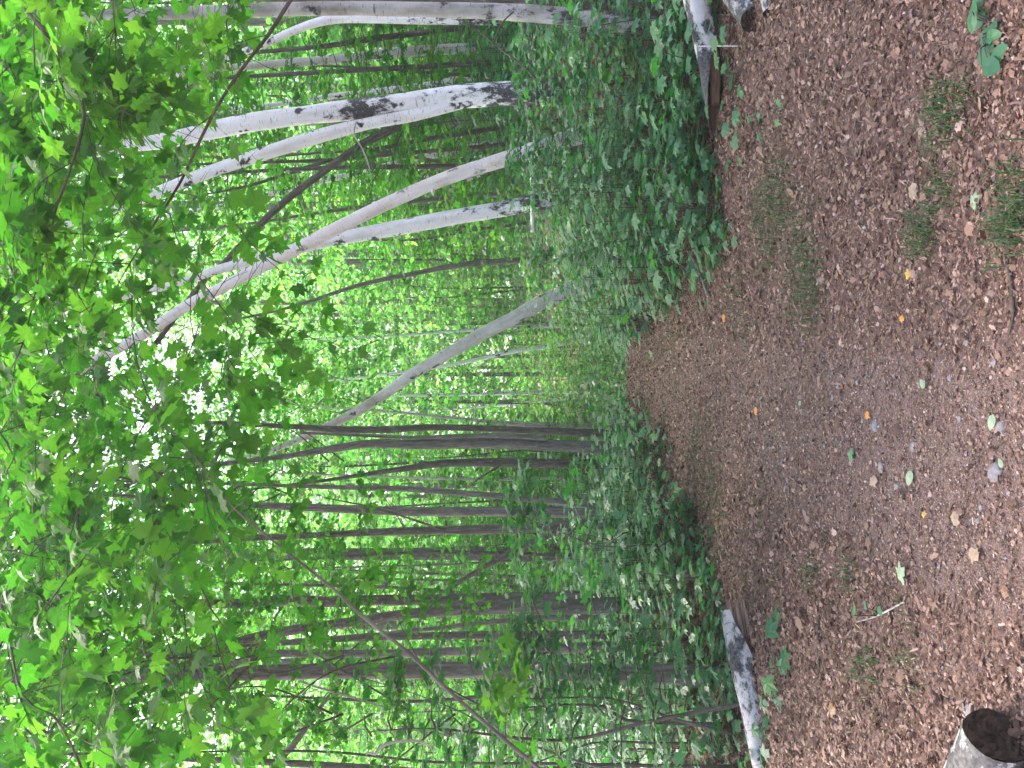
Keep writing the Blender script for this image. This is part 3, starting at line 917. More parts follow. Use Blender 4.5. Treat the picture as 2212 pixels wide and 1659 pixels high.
# ------------------------------------------------------------------ trees of the background
def far_tree(label, hgt, nsp, nl, size, rad):
    root = empty('background_tree', (0, 0, 0), label, 'tree')
    tb = MB()
    lean = np.array((rng.normal(0, .5), rng.normal(0, .5), 0))
    tb.tube([(0, 0, -0.3), lean * 0.2 + (0, 0, hgt * 0.3), lean * 0.5 + (0, 0, hgt * 0.6), lean + (0, 0, hgt)], [0.13, 0.10, 0.075, 0.02], 9, 0, bump=0.06, step=0.4, seed=rng.integers(99))
    tb.build('trunk', BARK, root)
    f = Foliage(); mb = MB()
    for i in range(nsp):
        t = rng.uniform(0.08, 1.0)
        a = rng.uniform(0, 2 * math.pi)
        w = rad * (0.6 + 0.4 * math.sin(math.pi * t)) * (1.0 if t < .8 else (1 - t) * 5)
        rr = w * math.sqrt(rng.uniform(0.03, 1.0))
        o = (rr * math.cos(a), rr * math.sin(a), hgt * t)
        f.spray(o, (math.cos(a), math.sin(a), rng.uniform(-.2, .4)), rng.uniform(0.7, 1.3), nl, size, 0.6, 0.4)
        if i % 9 == 0:
            q0 = lean * t + np.array((0, 0, hgt * t - 0.9)); q1 = np.array(o)
            mb.tube([q0, (q0 + q1) / 2 + rng.normal(0, .15, 3) - (0, 0, .1), q1], [0.018, 0.011, 0.004], 4, 1, step=0.2, cap=False)
    f.into(mb, 'far', twigs=False)
    mb.build('crown', [LEAF_FAR, TWIG], root)
    return root


FL = {
    'r': ('tall leafy tree deep in the wood behind the white birches', 'background trees on the right'),
    'c': ('tall bright green tree closing the view beyond the path', 'background trees beyond the path'),
    'l': ('tall leafy tree in the sunlit wood behind the dark trunks', 'background trees on the left'),
}
far = [far_tree(FL['c'][0], hh, ns, 22, sz, rd) for hh, ns, sz, rd in ((17, 310, 0.125, 2.5), (20, 350, 0.13, 2.8), (13, 250, 0.12, 2.3))]
spots = [[] for _ in far]
pts = []
for _ in range(4000):
    if len(pts) >= 66:
        break
    y = 19 + 38 * rng.random()
    x = rng.uniform(-0.46, 0.46) * y
    if abs(x) < 2.6 and y < 37:
        continue
    if 0 < x < 4.2 and y < 27:
        continue
    if x < 0 and rng.random() < 0.5:
        continue
    if any((x - a) ** 2 + (y - b) ** 2 < 5 for a, b in pts):
        continue
    pts.append((x, y))
    spots[rng.integers(3)].append((x, y, rng.uniform(0.85, 1.2), 'c' if abs(x) < 3 else ('r' if x > 0 else 'l')))
for _ in range(6):
    y = rng.uniform(40, 56); x = rng.uniform(-7, 7)
    spots[rng.integers(3)].append((x, y, rng.uniform(0.95, 1.25), 'c' if abs(x) < 3 else ('r' if x > 0 else 'l')))
for r_, sp in zip(far, spots):
    park(r_, sp, FL)

# the far off wood, one mass
mb = MB()
N = 36000
yy = rng.uniform(58, 85, N); xx = rng.uniform(-0.55, 0.55, N) * yy
lump = np.sin(xx * 0.35) * 2.0 + np.sin(xx * 0.9 + 2) * 1.2
zz = rng.uniform(-2.5, 1, N) + rng.random(N) ** 1.4 * (20 + 1.6 * lump)
add_leaves(mb, np.column_stack([xx, yy, zz]), rng.normal(0, 1, (N, 3)), rng.normal(0, 1, (N, 3)) + (0, 0, 0.6), rng.uniform(0.35, 0.65, N), 'far', rng.random(N))
tag(mb.build('distant_wood', [LEAF_FAR, TWIG]), 'far off mass of bright green woodland', 'woodland', None, 'stuff')

# ------------------------------------------------------------------ maples standing beside the frame, boughs hanging in
def overhang(label, foot, trunk_top, boughs, box, nsp, nl, keep_seed, trunk_r=0.09, mat=BARK):
    root = empty('overhanging_maple', (foot[0], foot[1], gz(*foot)), label, 'tree')
    o = np.array((foot[0], foot[1], gz(*foot)))
    tb = MB()
    tb.tube([np.array((0, 0, -0.15)), np.array(trunk_top) * 0.5 + (0.05, 0, 0), np.array(trunk_top)], [trunk_r, trunk_r * 0.8, trunk_r * 0.45], 12, 0, bump=0.05, step=0.2, seed=keep_seed)
    tb.build('trunk', mat, root)
    f = Foliage(); mb = MB()
    for px, leaves in boughs:
        q = np.array([P(u, v, d) for u, v, wd, d in px]) - o
        rr = np.array([wd * 0.38 * d / F for u, v, wd, d in px])
        b = MB()
        b.tube(q, rr, 7, 0, bump=0.06, step=0.06, seed=keep_seed + 2)
        b.build('branch', BARK_BROWN, root)
        line = spline(q, 0.12)
        for i in range(leaves):
            k = rng.integers(1, len(line))
            dr = unit(line[k] - line[k - 1])
            a = unit(dr * 0.5 + rng.normal(0, 0.6, 3) * (1, 1, 0.5))
            f.spray(line[k], a, rng.uniform(0.3, 0.6), nl, rng.uniform(0.085, 0.11), tilt=0.5, droop=0.7)
    for i in range(nsp):
        for _ in range(40):
            y = rng.uniform(*box[1])
            v = rng.uniform(*box[0])
            u = box[2][0] + (box[2][1] - box[2][0]) * rng.random() ** box[3]
            p = P(u, v, y)
            if math.sin(p[0] * 2.3 + p[2] * 1.9 + keep_seed) + math.sin(p[1] * 2.1 - p[2] * 2.7 + 1.3 * keep_seed) > -0.75 and open_view(p):
                break
        a = rng.uniform(0, 2 * math.pi)
        f.spray(p - o, (math.cos(a), math.sin(a), rng.uniform(-0.3, 0.2)), rng.uniform(0.4, 0.75), nl, rng.uniform(0.095, 0.135), tilt=0.6, droop=0.6)
    f.into(mb, 'near', tr=0.0035, keep=lambda p: gaps(p + o))
    mb.build('crown', [LEAF, TWIG], root)
    return root


overhang('maple outside the right border whose dark crooked boughs hang across the upper view', (2.9, 5.2), (-0.3, 0, 6.0),
         [([(-20, -160, 14, 4.8), (43, 0, 12, 4.6), (93, 63, 12, 4.5), (117, 113, 11, 4.5), (143, 177, 11, 4.4), (177, 220, 10, 4.4), (183, 250, 10, 4.4), (173, 300, 9, 4.4), (157, 350, 9, 4.4), (133, 417, 8, 4.4), (123, 443, 8, 4.4), (110, 500, 6, 4.4), (80, 518, 5, 4.4), (0, 530, 4, 4.4), (-60, 560, 3, 4.4)], 26),
          ([(640, -20, 12, 5.6), (580, 75, 11, 5.5), (537, 130, 10, 5.4), (483, 207, 9, 5.3), (437, 293, 9, 5.2), (390, 393, 8, 5.2), (327, 493, 6, 5.2), (280, 570, 4, 5.2), (240, 640, 3, 5.2)], 6),
          ([(300, 430, 4, 5.0), (367, 463, 4, 5.0), (380, 510, 4, 5.0), (400, 553, 4, 5.0), (450, 626, 4, 5.0), (500, 693, 3.5, 5.0), (533, 746, 3, 5.0), (580, 816, 2, 5.0)], 1),
          ([(-60, 210, 24, 5.6), (0, 140, 26, 5.5), (60, 70, 27, 5.4), (110, 30, 27, 5.4), (147, 0, 28, 5.4), (300, -140, 30, 5.3)], 4),
          ([(240, -30, 5, 4.7), (248, 60, 4, 4.7), (252, 150, 3.5, 4.7), (262, 260, 2.5, 4.7)], 8)],
         ((-150, 840), (4.4, 9.0), (-80, 540), 1.9), 235, 17, 2)
overhang('maple outside the left border spreading broad leaves into the upper left', (-2.7, 5.0), (0.2, 0, 6.0),
         [([(-60, 1290, 9, 4.3), (0, 1300, 8, 4.3), (47, 1500, 6, 4.2), (107, 1540, 5, 4.2), (150, 1600, 7, 4.3), (200, 1720, 9, 4.4)], 14),
          ([(-20, 1190, 4, 5.0), (30, 1190, 4, 5.0), (65, 1200, 4, 5.0), (75, 1176, 3, 5.0), (140, 1178, 2.5, 5.0), (210, 1184, 2, 5.0)], 8),
          ([(-40, 960, 8, 4.8), (0, 935, 7, 4.8), (30, 990, 5, 4.8)], 4),
          ([(97, 553, 5, 4.6), (73, 646, 5, 4.6), (50, 740, 4, 4.6), (10, 816, 3.5, 4.6), (-60, 870, 3, 4.6)], 7)],
         ((830, 1800), (4.2, 9.0), (-80, 480), 1.6), 190, 17, 5)

# a long thin sapling leaning right across the left half of the view
root = empty('leaning_sapling', tuple(hit(1900, 2120)), 'long thin dark sapling leaning diagonally in front of the left hand trunks', 'sapling')
o = np.array(root.location)
px = [(1560, 1960, 15, 4.9), (1250, 1730, 14, 4.8), (1000, 1520, 13, 4.75), (897, 1423, 12, 4.7), (835, 1372, 11.5, 4.7), (770, 1320, 11, 4.7), (733, 1283, 10, 4.7), (650, 1216, 9, 4.7), (567, 1150, 8, 4.7), (500, 1093, 7, 4.7), (466, 1050, 6.5, 4.7), (417, 983, 6, 4.7), (347, 906, 5, 4.7), (267, 833, 4.5, 4.7), (200, 776, 3.5, 4.7), (140, 720, 2.5, 4.7)]
tb = MB()
tb.tube(np.vstack([[0, 0, -0.05], np.array([P(u, v, d) for u, v, w_, d in px]) - o]), [0.014] + [w_ * 0.34 * d / F for u, v, w_, d in px], 8, 0, bump=0.04, step=0.08, seed=8)
tb.build('trunk', BARK, root)
f = Foliage()
line = spline(np.array([P(u, v, d) for u, v, w_, d in px]) - o, 0.1)
for i in range(8):
    k = rng.integers(int(len(line) * 0.55), len(line))
    a = rng.uniform(0, 6.28)
    f.spray(line[k], (math.cos(a), math.sin(a), 0.1), rng.uniform(0.25, 0.5), 10, 0.09, 0.5, 0.5)
for i in range(9):
    k = rng.integers(int(len(line) * 0.28), int(len(line) * 0.42))
    a = rng.uniform(0, 6.28)
    f.spray(line[k], (math.cos(a), math.sin(a), 0.1), rng.uniform(0.25, 0.5), 9, 0.09, 0.35, 0.4)
mb = MB(); f.into(mb, 'near', tr=0.003)
mb.build('crown', [LEAF, TWIG], root)

# ------------------------------------------------------------------ undergrowth
def seedling(kind, hgt, tiers, size, spread, mats, stems=1):
    mb = MB(); f = Foliage()
    for s_ in range(stems):
        b = np.array((rng.normal(0, .05), rng.normal(0, .05), 0)) if stems > 1 else np.zeros(3)
        h_ = hgt * rng.uniform(0.7, 1.1)
        top = b + np.array((rng.normal(0, .1), rng.normal(0, .1), h_))
        mb.tube([b + (0, 0, -0.04), (b + top) / 2 + rng.normal(0, .015, 3), top], [0.0045, 0.0035, 0.002], 4, 1, cap=False)
        for t in np.linspace(0.35, 1.0, tiers):
            c = b + (top - b) * t
            k = rng.integers(2, 5)
            a0 = rng.uniform(0, 6.28)
            for q in range(k):
                a = a0 + q * 6.28 / k + rng.normal(0, .3)
                d = np.array((math.cos(a), math.sin(a), rng.uniform(-.15, .3)))
                L = spread * rng.uniform(0.4, 1.0)
                f.p.append((c + d * L)[None]); f.h.append((d + (0, 0, -0.25))[None]); f.n.append((np.array((0, 0, 1.0)) + rng.normal(0, .2, 3))[None])
                f.s.append(np.array([size * rng.uniform(.7, 1.2)])); f.r.append(np.array([rng.random()]))
                f.tw.append((np.array([c, c + d * L * 0.5 + (0, 0, .01), c + d * L]), 0.1))
    f.into(mb, kind, tr=0.0022)
    o = mb.build('maple_seedling', mats)
    return tag(o, 'seedling', 'seedling')


UL = {
    'r0': ('low maple seedling at the right edge of the path, beside the birch logs', 'seedlings beside the birch logs'),
    'r1': ('maple seedling in the thicket below the white birches', 'seedlings below the white birches'),
    'r2': ('small maple seedling on the bank near the far end of the path', 'seedlings near the far end of the path on the right'),
    'l0': ('maple seedling at the left edge of the path, beside the broken log', 'seedlings beside the broken log'),
    'l1': ('maple seedling at the foot of the dark trunks', 'seedlings at the foot of the dark trunks'),
}
seeds = [seedling('near', 0.45, 3, 0.13, 0.17, [LEAF_LOW, TWIG], 2), seedling('near', 0.65, 4, 0.125, 0.20, [LEAF_LOW, TWIG], 2), seedling('near', 0.28, 2, 0.11, 0.12, [LEAF_LOW, TWIG], 2),
         seedling('mid', 0.85, 5, 0.12, 0.25, [LEAF_LOW, TWIG], 3), seedling('mid', 0.55, 4, 0.11, 0.2, [LEAF_LOW, TWIG], 3), seedling('mid', 1.15, 6, 0.12, 0.3, [LEAF_LOW, TWIG], 3)]
spots = [[] for _ in seeds]
n_s = 0
edge_r = lambda y: np.interp(y, [5.5, 6.0, 6.6, 8.2, 9.4, 11, 14], [2.0, 1.45, 1.15, 0.8, 0.62, 0.5, 0.45])
edge_l = lambda y: np.interp(y, [5.5, 6.3, 7.4, 8.2, 9.4, 11, 14], [2.1, 1.75, 1.3, 0.95, 0.72, 0.55, 0.45])
while n_s < 290:
    y = 5.9 + 9.5 * rng.random() ** 1.15
    x = rng.uniform(-0.42, 0.42) * y
    r = x - path_x(y)
    if r > 0:
        if r < edge_r(y) or (x > 1.2 and y < 6.75):
            continue
        z_ = 'r0' if y < 7.2 else ('r1' if y < 12 or x > 2 else 'r2')
    else:
        if -r < edge_l(y) or (x < -1.35 and y < 6.45) or (y < 8 and rng.random() < 0.35) or (-2.45 < x < -1.75 and 6.3 < y < 7.5):
            continue
        z_ = 'l0' if y < 7.2 else 'l1'
    k = rng.choice([0, 1, 2]) if y < 7.5 else rng.choice([0, 1, 3, 4, 5])
    if r < edge_r(y) + 0.35 and -r < edge_l(y) + 0.35:
        k = rng.choice([0, 2, 4])
    spots[k].append((x, y, rng.uniform(0.75, 1.2), z_))
    n_s += 1
for r_, sp in zip(seeds, spots):
    park(r_, sp, UL)

# dense low leaves between the seedlings: ground cover nobody could count
mb = MB()
N = 27000
y = 5.9 + 22 * rng.random(N) ** 1.6
x = rng.uniform(-0.45, 0.45, N) * y
r = x - path_x(y)
er = np.interp(y, [5.5, 6.0, 6.6, 8.2, 11, 14, 18], [2.1, 1.5, 1.15, 0.72, 0.45, 0.36, 0.1]) + rng.normal(0, .12, N)
el = np.interp(y, [5.5, 6.3, 7.4, 9, 11, 14, 18], [2.2, 1.8, 1.3, 0.75, 0.48, 0.38, 0.1]) + rng.normal(0, .12, N)
kp = np.where(r > 0, r > er, -r > el)
kp &= ~((x < -1.35) & (y < 6.5) & (rng.random(N) < 0.9))
kp &= ~((x > 1.1) & (y < 6.75) & (rng.random(N) < 0.93))
kp &= (np.sin(x * 3.1 + 1) + np.sin(y * 2.7 + x) + rng.normal(0, 0.7, N) > -1.2)
x, y, r, er, el = x[kp], y[kp], r[kp], er[kp], el[kp]; N = len(x)
hh = rng.uniform(0.04, 1.0, N) ** 1.2 * np.where(y > 8, np.where(r > 0, 0.75, 0.55), np.where(r > 0, 0.4, 0.3)) * np.clip(0.25 + 1.3 * (np.where(r > 0, r - er, -r - el)), np.where(y > 9.5, 0.4, 0.15), 1)
P3 = np.column_stack([x, y, ground_z(x, y) + hh])
a = rng.uniform(0, 6.28, N)
add_leaves(mb, P3, np.column_stack([np.cos(a), np.sin(a), rng.normal(-.15, .2, N)]), np.array((0, 0, 1.0)) + rng.normal(0, .2, (N, 3)), rng.uniform(0.075, 0.135, N), 'mid', rng.random(N))
M = 30000
y2 = rng.uniform(16.5, 42, M); x2 = rng.uniform(-0.45, 0.45, M) * y2
a2 = rng.uniform(0, 6.28, M)
add_leaves(mb, np.column_stack([x2, y2, ground_z(x2, y2) + rng.random(M) ** 1.5 * 1.3]), np.column_stack([np.cos(a2), np.sin(a2), rng.normal(-.1, .3, M)]), np.array((0, -0.2, 1.0)) + rng.normal(0, .45, (M, 3)), rng.uniform(0.08, 0.15, M), 'far', rng.random(M))
tag(mb.build('ground_cover', [LEAF_LOW, TWIG]), 'low leafy ground cover filling the gaps between seedlings on both banks', 'ground cover', None, 'stuff')

# ------------------------------------------------------------------ leaf litter, grit, grass
mb = MB()
N = 170000
d = 2.2 + 11 * rng.random(N) ** 1.25
x = rng.uniform(-0.43, 0.43, N) * d
r = np.abs(x - path_x(d))
kp = rng.random(N) < np.interp(r, [0, 0.3, 0.65, 1.0], [0.04, 0.11, 0.6, 1.0])
x, d = x[kp], d[kp]; N = len(x)
a = rng.uniform(0, 6.28, N)
sz = (0.007 + rng.gamma(2.0, 0.0048, N)) * np.interp(d, [2.5, 4.5, 8], [0.85, 1.1, 1.4]) * np.where(rng.random(N) < 0.03, 1.8, 1.0)
P3 = np.column_stack([x, d, ground_z(x, d) + rng.uniform(0.002, 0.02, N)])
hd = np.column_stack([np.cos(a), np.sin(a), rng.normal(0, .35, N)])
nm = np.array((0, 0, 1.0)) + rng.normal(0, .5, (N, 3))
sh = np.clip(rng.beta(2.0, 2.5, N), 0, 0.985)
which = rng.random(N)
for kd, k0, k1 in (('scrap', 0, .55), ('shred', .55, .88), ('mid', .88, 1.01)):
    q = (which >= k0) & (which < k1)
    add_leaves(mb, P3[q], hd[q], nm[q], sz[q], kd, sh[q])
M = 120000
d2 = 2.2 + 11.8 * rng.random(M) ** 1.35
x2 = path_x(d2) + rng.normal(0, 0.6, M)
a2 = rng.uniform(0, 6.28, M)
add_leaves(mb, np.column_stack([x2, d2, ground_z(x2, d2) + rng.uniform(0.001, 0.007, M)]), np.column_stack([np.cos(a2), np.sin(a2), rng.normal(0, .3, M)]), np.array((0, 0, 1.0)) + rng.normal(0, .4, (M, 3)),
           (0.004 + rng.gamma(1.5, 0.0028, M)) * np.interp(d2, [2.5, 6, 12], [0.9, 1.4, 2.2]), 'far', np.clip(rng.beta(1.2, 1.6, M), 0, 0.999))
tag(mb.build('leaf_litter', [LITTER]), 'brown litter of small dead leaves over the forest floor', 'leaf litter', None, 'stuff')

mb = MB()
octa = np.array([(1, 0, 0), (0, 1, 0), (-1, 0, 0), (0, -1, 0), (0, 0, .6), (0, 0, -.6)], float)
ofc = np.array([(0, 1, 4), (1, 2, 4), (2, 3, 4), (3, 0, 4), (1, 0, 5), (2, 1, 5), (3, 2, 5), (0, 3, 5)])
N = 5000
d = 2.2 + 8 * rng.random(N) ** 1.2
x = path_x(d) + rng.normal(0, 0.55, N)
sz = rng.gamma(1.4, 0.0019, N) + 0.002
a = rng.uniform(0, 6.28, N)
V = octa[None] * (1 + rng.normal(0, .2, (N, 6, 3)))
ca, sa = np.cos(a)[:, None], np.sin(a)[:, None]
V = np.stack([V[..., 0] * ca - V[..., 1] * sa, V[..., 0] * sa + V[..., 1] * ca, V[..., 2]], -1) * sz[:, None, None]
V = V + np.column_stack([x, d, ground_z(x, d) + sz * 0.3])[:, None]
mb.add(V.reshape(-1, 3), (ofc[None] + (np.arange(N) * 6)[:, None, None]).reshape(-1, 3), 0, np.repeat(rng.random(N), 8))
tag(mb.build('path_grit', [STONE]), 'fine grit and crumbs of stone on the trodden path', 'grit', None, 'stuff')

mb = MB()


def blades(cu, cv, n, spread, hgt):
    c = hit(cu, cv)
    px_ = c[0] + rng.normal(0, spread, n); py_ = c[1] + rng.normal(0, spread * 1.2, n)
    for x, y in zip(px_, py_):
        a = rng.uniform(0, 6.28); h_ = hgt * rng.uniform(0.5, 1.2); b = np.array((x, y, gz(x, y) - 0.005))
        d_ = np.array((math.cos(a), math.sin(a), 0)); s_ = np.array((-d_[1], d_[0], 0)) * 0.0022
        l_ = rng.uniform(0.3, 1.1) * h_
        m1 = b + d_ * l_ * 0.35 + (0, 0, h_ * 0.6); t_ = b + d_ * l_ + (0, 0, h_ * rng.uniform(0.45, 0.95))
        mb.add([b - s_, b + s_, m1 + s_ * .8, m1 - s_ * .8, t_], [(0, 1, 2), (0, 2, 3), (3, 2, 4)], 0, rng.random())


for cu, cv, n, sp, hg in ((1690, 420, 260, .16, .11), (1740, 560, 240, .15, .10), (1660, 500, 180, .14, .10), (1760, 640, 120, .09, .09), (2040, 240, 140, .07, .09), (2080, 225, 80, .06, .08), (2000, 500, 150, .06, .09), (2040, 420, 110, .07, .08),
                          (2200, 480, 170, .06, .10), (2212, 400, 80, .07, .09), (1545, 1050, 130, .16, .08), (1510, 950, 130, .2, .09), (1450, 650, 150, .25, .1), (1880, 1440, 80, .07, .09), (1760, 1230, 40, .05, .1), (1840, 1250, 40, .06, .09), (1430, 760, 80, .15, .05), (1560, 1120, 100, .18, .08), (1960, 1420, 50, .08, .09), (1600, 650, 90, .15, .09), (1440, 690, 120, .3, .08), (1400, 720, 120, .3, .08), (1370, 750, 120, .35, .08), (1400, 900, 120, .35, .08), (1450, 925, 130, .3, .09), (1370, 870, 100, .35, .08), (1490, 970, 120, .25, .08), (1530, 1150, 110, .2, .09)):
    blades(cu, cv, n, sp, hg)
tag(mb.build('grass', [GRASS]), 'thin green grass tufts growing through the litter at the path edge', 'grass', None, 'stuff')

# ------------------------------------------------------------------ logs
def log_thing(name, label, a, b, r0, r1, mat, capmat, seed, jag=0.0, cat='log', sides=22, bumpy=0.05, endpart='cut_end'):
    """a lying log from its cut or broken end a to b"""
    a = np.array(a, float); b = np.array(b, float)
    root = empty(name, tuple(a), label, cat)
    mb = MB()
    mid = (b - a) * 0.5 + np.array((0, 0, 0.012))
    V = mb.tube([np.zeros(3), mid, b - a], [r0, (r0 + r1) / 2, r1], sides, 0, bump=bumpy, step=0.05, seed=seed, cap=False)
    ax = unit(b - a)
    if jag:
        v = mb.v[0]
        k = np.arange(sides)
        off = jag * (0.5 + 0.5 * np.sin(k * 1.9 + seed) + rng.uniform(-.4, .4, sides))
        v[:sides] -= ax * off[:, None]
        v[sides:2 * sides] -= ax * (off * 0.4)[:, None]
    # far end
    ring = V[-1]; kk = np.arange(sides)
    mb.add(np.vstack([ring, ring.mean(0)]), np.stack([(kk + 1) % sides, kk, np.full(sides, sides)], -1), 0)
    mb.build('bark', mat, root)
    # end grain, set a little inside the bark
    eb = MB()
    rings = 7
    for q in range(rings):
        pass
    ring = mb.v[0][:sides]
    c = ring.mean(0) + ax * (0.004 + jag * 0.6)
    vv = [c]
    tris = []
    for q in range(1, rings + 1):
        t = q / rings
        for i in range(sides):
            vv.append(c + (ring[i] - ring.mean(0)) * t * 0.985 + ax * (rng.uniform(-0.010, 0.010) * (1 + jag * 8) + (0.0 if q < rings else -0.004)))
    for i in range(sides):
        tris.append((0, 1 + i, 1 + (i + 1) % sides))
    for q in range(rings - 1):
        for i in range(sides):
            p0 = 1 + q * sides + i; p1 = 1 + q * sides + (i + 1) % sides
            tris += [(p0, p0 + sides, p1 + sides), (p0, p1 + sides, p1)]
    eb.add(vv, [t[::-1] for t in tris], 0)
    eb.build(endpart, capmat, root)
    return root


# bottom left, close to the camera
c0 = P(2152, 1588, 2.95)
log_thing('birch_log', 'short birch log with a black cut face, nearest in the lower left corner', c0, c0 + np.array((-0.62, 0.42, -0.03)), 0.094, 0.095, BIRCH_LOG, CUT_DARK, 3)
g = hit(1640, 40)
c1 = P(1628, 42, 5.75)
log_thing('birch_log', 'sawn birch log with a round dark end facing the path, right border', c1, c1 + np.array((0.55, 0.66, 0.05)), 0.078, 0.08, BIRCH_LOG, CUT_DARK, 6)
c2 = P(1668, 26, 5.45)
log_thing('birch_log', 'white birch billet lying in front of the sawn log at the right border', c2, c2 + np.array((0.7, 0.2, 0.03)), 0.05, 0.055, BIRCH_LOG, CUT_DARK, 9)


def hollow_log(label, pts, rads, open_from, open_ang, mat, seed, tip=0.4, wide=0.62, taper=0.35, splinter=False):
    """a rotten birch log: bark shell open along one side near its broken end, brown rot within"""
    o = pts[0]
    root = empty('hollow_birch_log', tuple(o), label, 'log')
    rows = spline(np.column_stack([np.array(pts) - o, rads]), 0.05)
    p, r = rows[:, :3], rows[:, 3]
    n = len(p); sides = 26
    t = np.gradient(p, axis=0); t = unit(t)
    upv = np.array((0, 0, 1.0))
    a = unit(np.cross(t, upv)); b = np.cross(a, t)      # a: sideways, b: up
    L = np.concatenate([[0], np.cumsum(np.linalg.norm(np.diff(p, axis=0), axis=1))])
    V, C = [], []
    for i in range(n):
        f_ = np.clip((open_from - L[i]) / open_from, 0, 1)            # 1 at the tip
        span = 2 * math.pi * (1 - wide * f_ ** 0.8) - 0.0001
        mid = open_ang + math.pi
        for k in range(sides + 1):
            th = mid - span / 2 + span * k / sides + rng.normal(0, 0.02) * (f_ > 0)
            rr = r[i] * (1 + 0.04 * math.sin(3 * th + L[i] * 5 + seed) + 0.03 * math.sin(7 * th + L[i] * 13)) * (1 - taper * f_ ** 3)
            V.append(p[i] + rr * (a[i] * math.cos(th) + b[i] * math.sin(th)))
            C.append((r[i] * math.cos(th) + seed, r[i] * math.sin(th), L[i]))
    V = np.array(V); w_ = sides + 1
    V[:w_] += -t[0] * (rng.random((w_, 1)) * tip * 0.25)
    T = []
    for i in range(n - 1):
        for k in range(sides):
            q = i * w_ + k
            T += [(q, q + 1, q + w_ + 1), (q, q + w_ + 1, q + w_)]
    mb = MB(); mb.add(V, T, 0, 0.5, C, True)
    e = V[-w_:]
    mb.add(np.vstack([e, e.mean(0)]), [(k, k + 1, w_) for k in range(sides)], 0)
    mb.build('bark', mat, root)
    # inner shell and rotten core
    ib = MB()
    ce = np.repeat(p, w_, 0)
    ib.add(ce + (V - ce) * 0.9, [q[::-1] for q in T], 0, 0.5, C, True)
    k = max(4, int(n * min(1, open_from / L[-1]) * 1.1))
    k0 = max(1, int(k * 0.25))
    ib.tube(p[k0:k] - b[k0:k] * r[k0:k, None] * 0.15, r[k0:k] * np.linspace(0.45, 0.75, k - k0), 12, 0, bump=0.22, seed=seed)
    ib.build('rotten_core', ROTTEN, root)
    if splinter:
        sb = MB()
        for q in range(34):
            th = rng.uniform(0, 6.28); rq = r[0] * rng.uniform(0.25, 0.93)
            off = a[0] * rq * math.cos(th) + b[0] * rq * math.sin(th)
            L_ = rng.uniform(0.02, 0.11); w2 = rng.uniform(0.008, 0.018)
            sb.tube([p[3] + off * 0.95, p[0] + off, p[0] + off * 0.92 - t[0] * L_], [w2, w2, w2 * 0.25], 5, 0, seed=q)
        sb.build('splintered_end', SPLINTER_RED, root)
    return root


# right edge log, hollow and broken at its path end
tip = P(1543, 262, 6.35); e0 = P(1540, 175, 6.4); e1 = P(1527, 100, 6.45); e2 = P(1503, 0, 6.5); e3 = P(1465, -170, 6.6)
hollow_log('long white birch log on the right bank, broken open and hollow at its path end', [tip, e0, e1, e2, e3], [0.05, 0.076, 0.08, 0.082, 0.085], 0.52, math.radians(-28), BIRCH_LOG, 2)
# left log
tip = P(1592, 1330, 6.35); e0 = P(1605, 1400, 6.25); e1 = P(1620, 1480, 6.15); e2 = P(1640, 1580, 6.05); e3 = P(1668, 1720, 5.9)
hollow_log('grey white birch log left of the path, splintered and rotted out at its end', [tip, e0, e1, e2, e3], [0.10, 0.104, 0.094, 0.082, 0.07], 0.42, math.radians(228), BIRCH_OLD, 5, 0.15, 0.45, 0.05, True)


def fallen_trunk(label, px, mat, name='fallen_log', group=None, sides=12):
    q = np.array([P(u, v, d) for u, v, wd, d in px])
    rr = np.array([wd * 0.5 * d / F for u, v, wd, d in px])
    root = empty(name, tuple(q[0]), label, 'fallen trunk', group)
    mb = MB(); mb.tube(q - q[0], rr, sides, 0, bump=0.06, step=0.12, seed=len(label))
    mb.build('bark', mat, root)
    return root


fallen_trunk('white fallen birch stem lying level behind the standing birches', [(1142, 225, 10, 11.9), (1148, 330, 11, 12.3), (1150, 400, 10, 12.6), (1150, 500, 9, 13.0)], BIRCH)
fallen_trunk('dark fallen log with a pale broken end, behind the mossy grey birch', [(1130, 46, 20, 10.4), (1142, 80, 22, 10.5), (1152, 130, 20, 10.7), (1160, 180, 14, 10.9)], BARK_BROWN)

# peeling curls and a fungus on the leaning birch
mb = MB()
lo = np.array(b2.location)
prof = spline(np.array([(*P(u, v, 11.6), wd * .5 * 11.6 / F) for u, v, wd in [(1085, 346, 33), (1000, 372, 31), (920, 402, 30), (840, 438, 29), (770, 472, 28), (700, 507, 28), (567, 576, 26), (467, 628, 25), (317, 718, 23), (200, 782, 21)]]), 0.05)
for k in range(18):
    mb = MB()
    i = rng.integers(2, len(prof) - 2)
    t = unit(prof[i + 1, :3] - prof[i, :3]); r_ = prof[i, 3]
    th0 = rng.uniform(0, 6.28); wid = rng.uniform(0.02, 0.07); span = rng.uniform(0.5, 1.3)
    aa = unit(np.cross(t, (0, 1.0, 0))); bb = np.cross(t, aa)
    V, T = [], []
    for j in range(6):
        th = th0 + span * j / 5; lift = 1.01 + (j / 5) ** 2 * rng.uniform(0.25, 0.7)
        q = prof[i, :3] + r_ * lift * (aa * math.cos(th) + bb * math.sin(th))
        V += [q - t * wid / 2, q + t * wid / 2]
    for j in range(5):
        T += [(2 * j, 2 * j + 1, 2 * j + 3), (2 * j, 2 * j + 3, 2 * j + 2)]
    mb.add(np.array(V) - lo, T, 0, 0.5, None, True)
    mb.build('bark_curl', BIRCH_PEEL, b2)
fm = bpy.data.materials.new('white_fungus'); fm.use_nodes = True
fm.node_tree.nodes['Principled BSDF'].inputs['Base Color'].default_value = (0.75, 0.72, 0.66, 1)
nn = fm.node_tree.nodes.new('ShaderNodeTexNoise'); nn.inputs['Scale'].default_value = 40
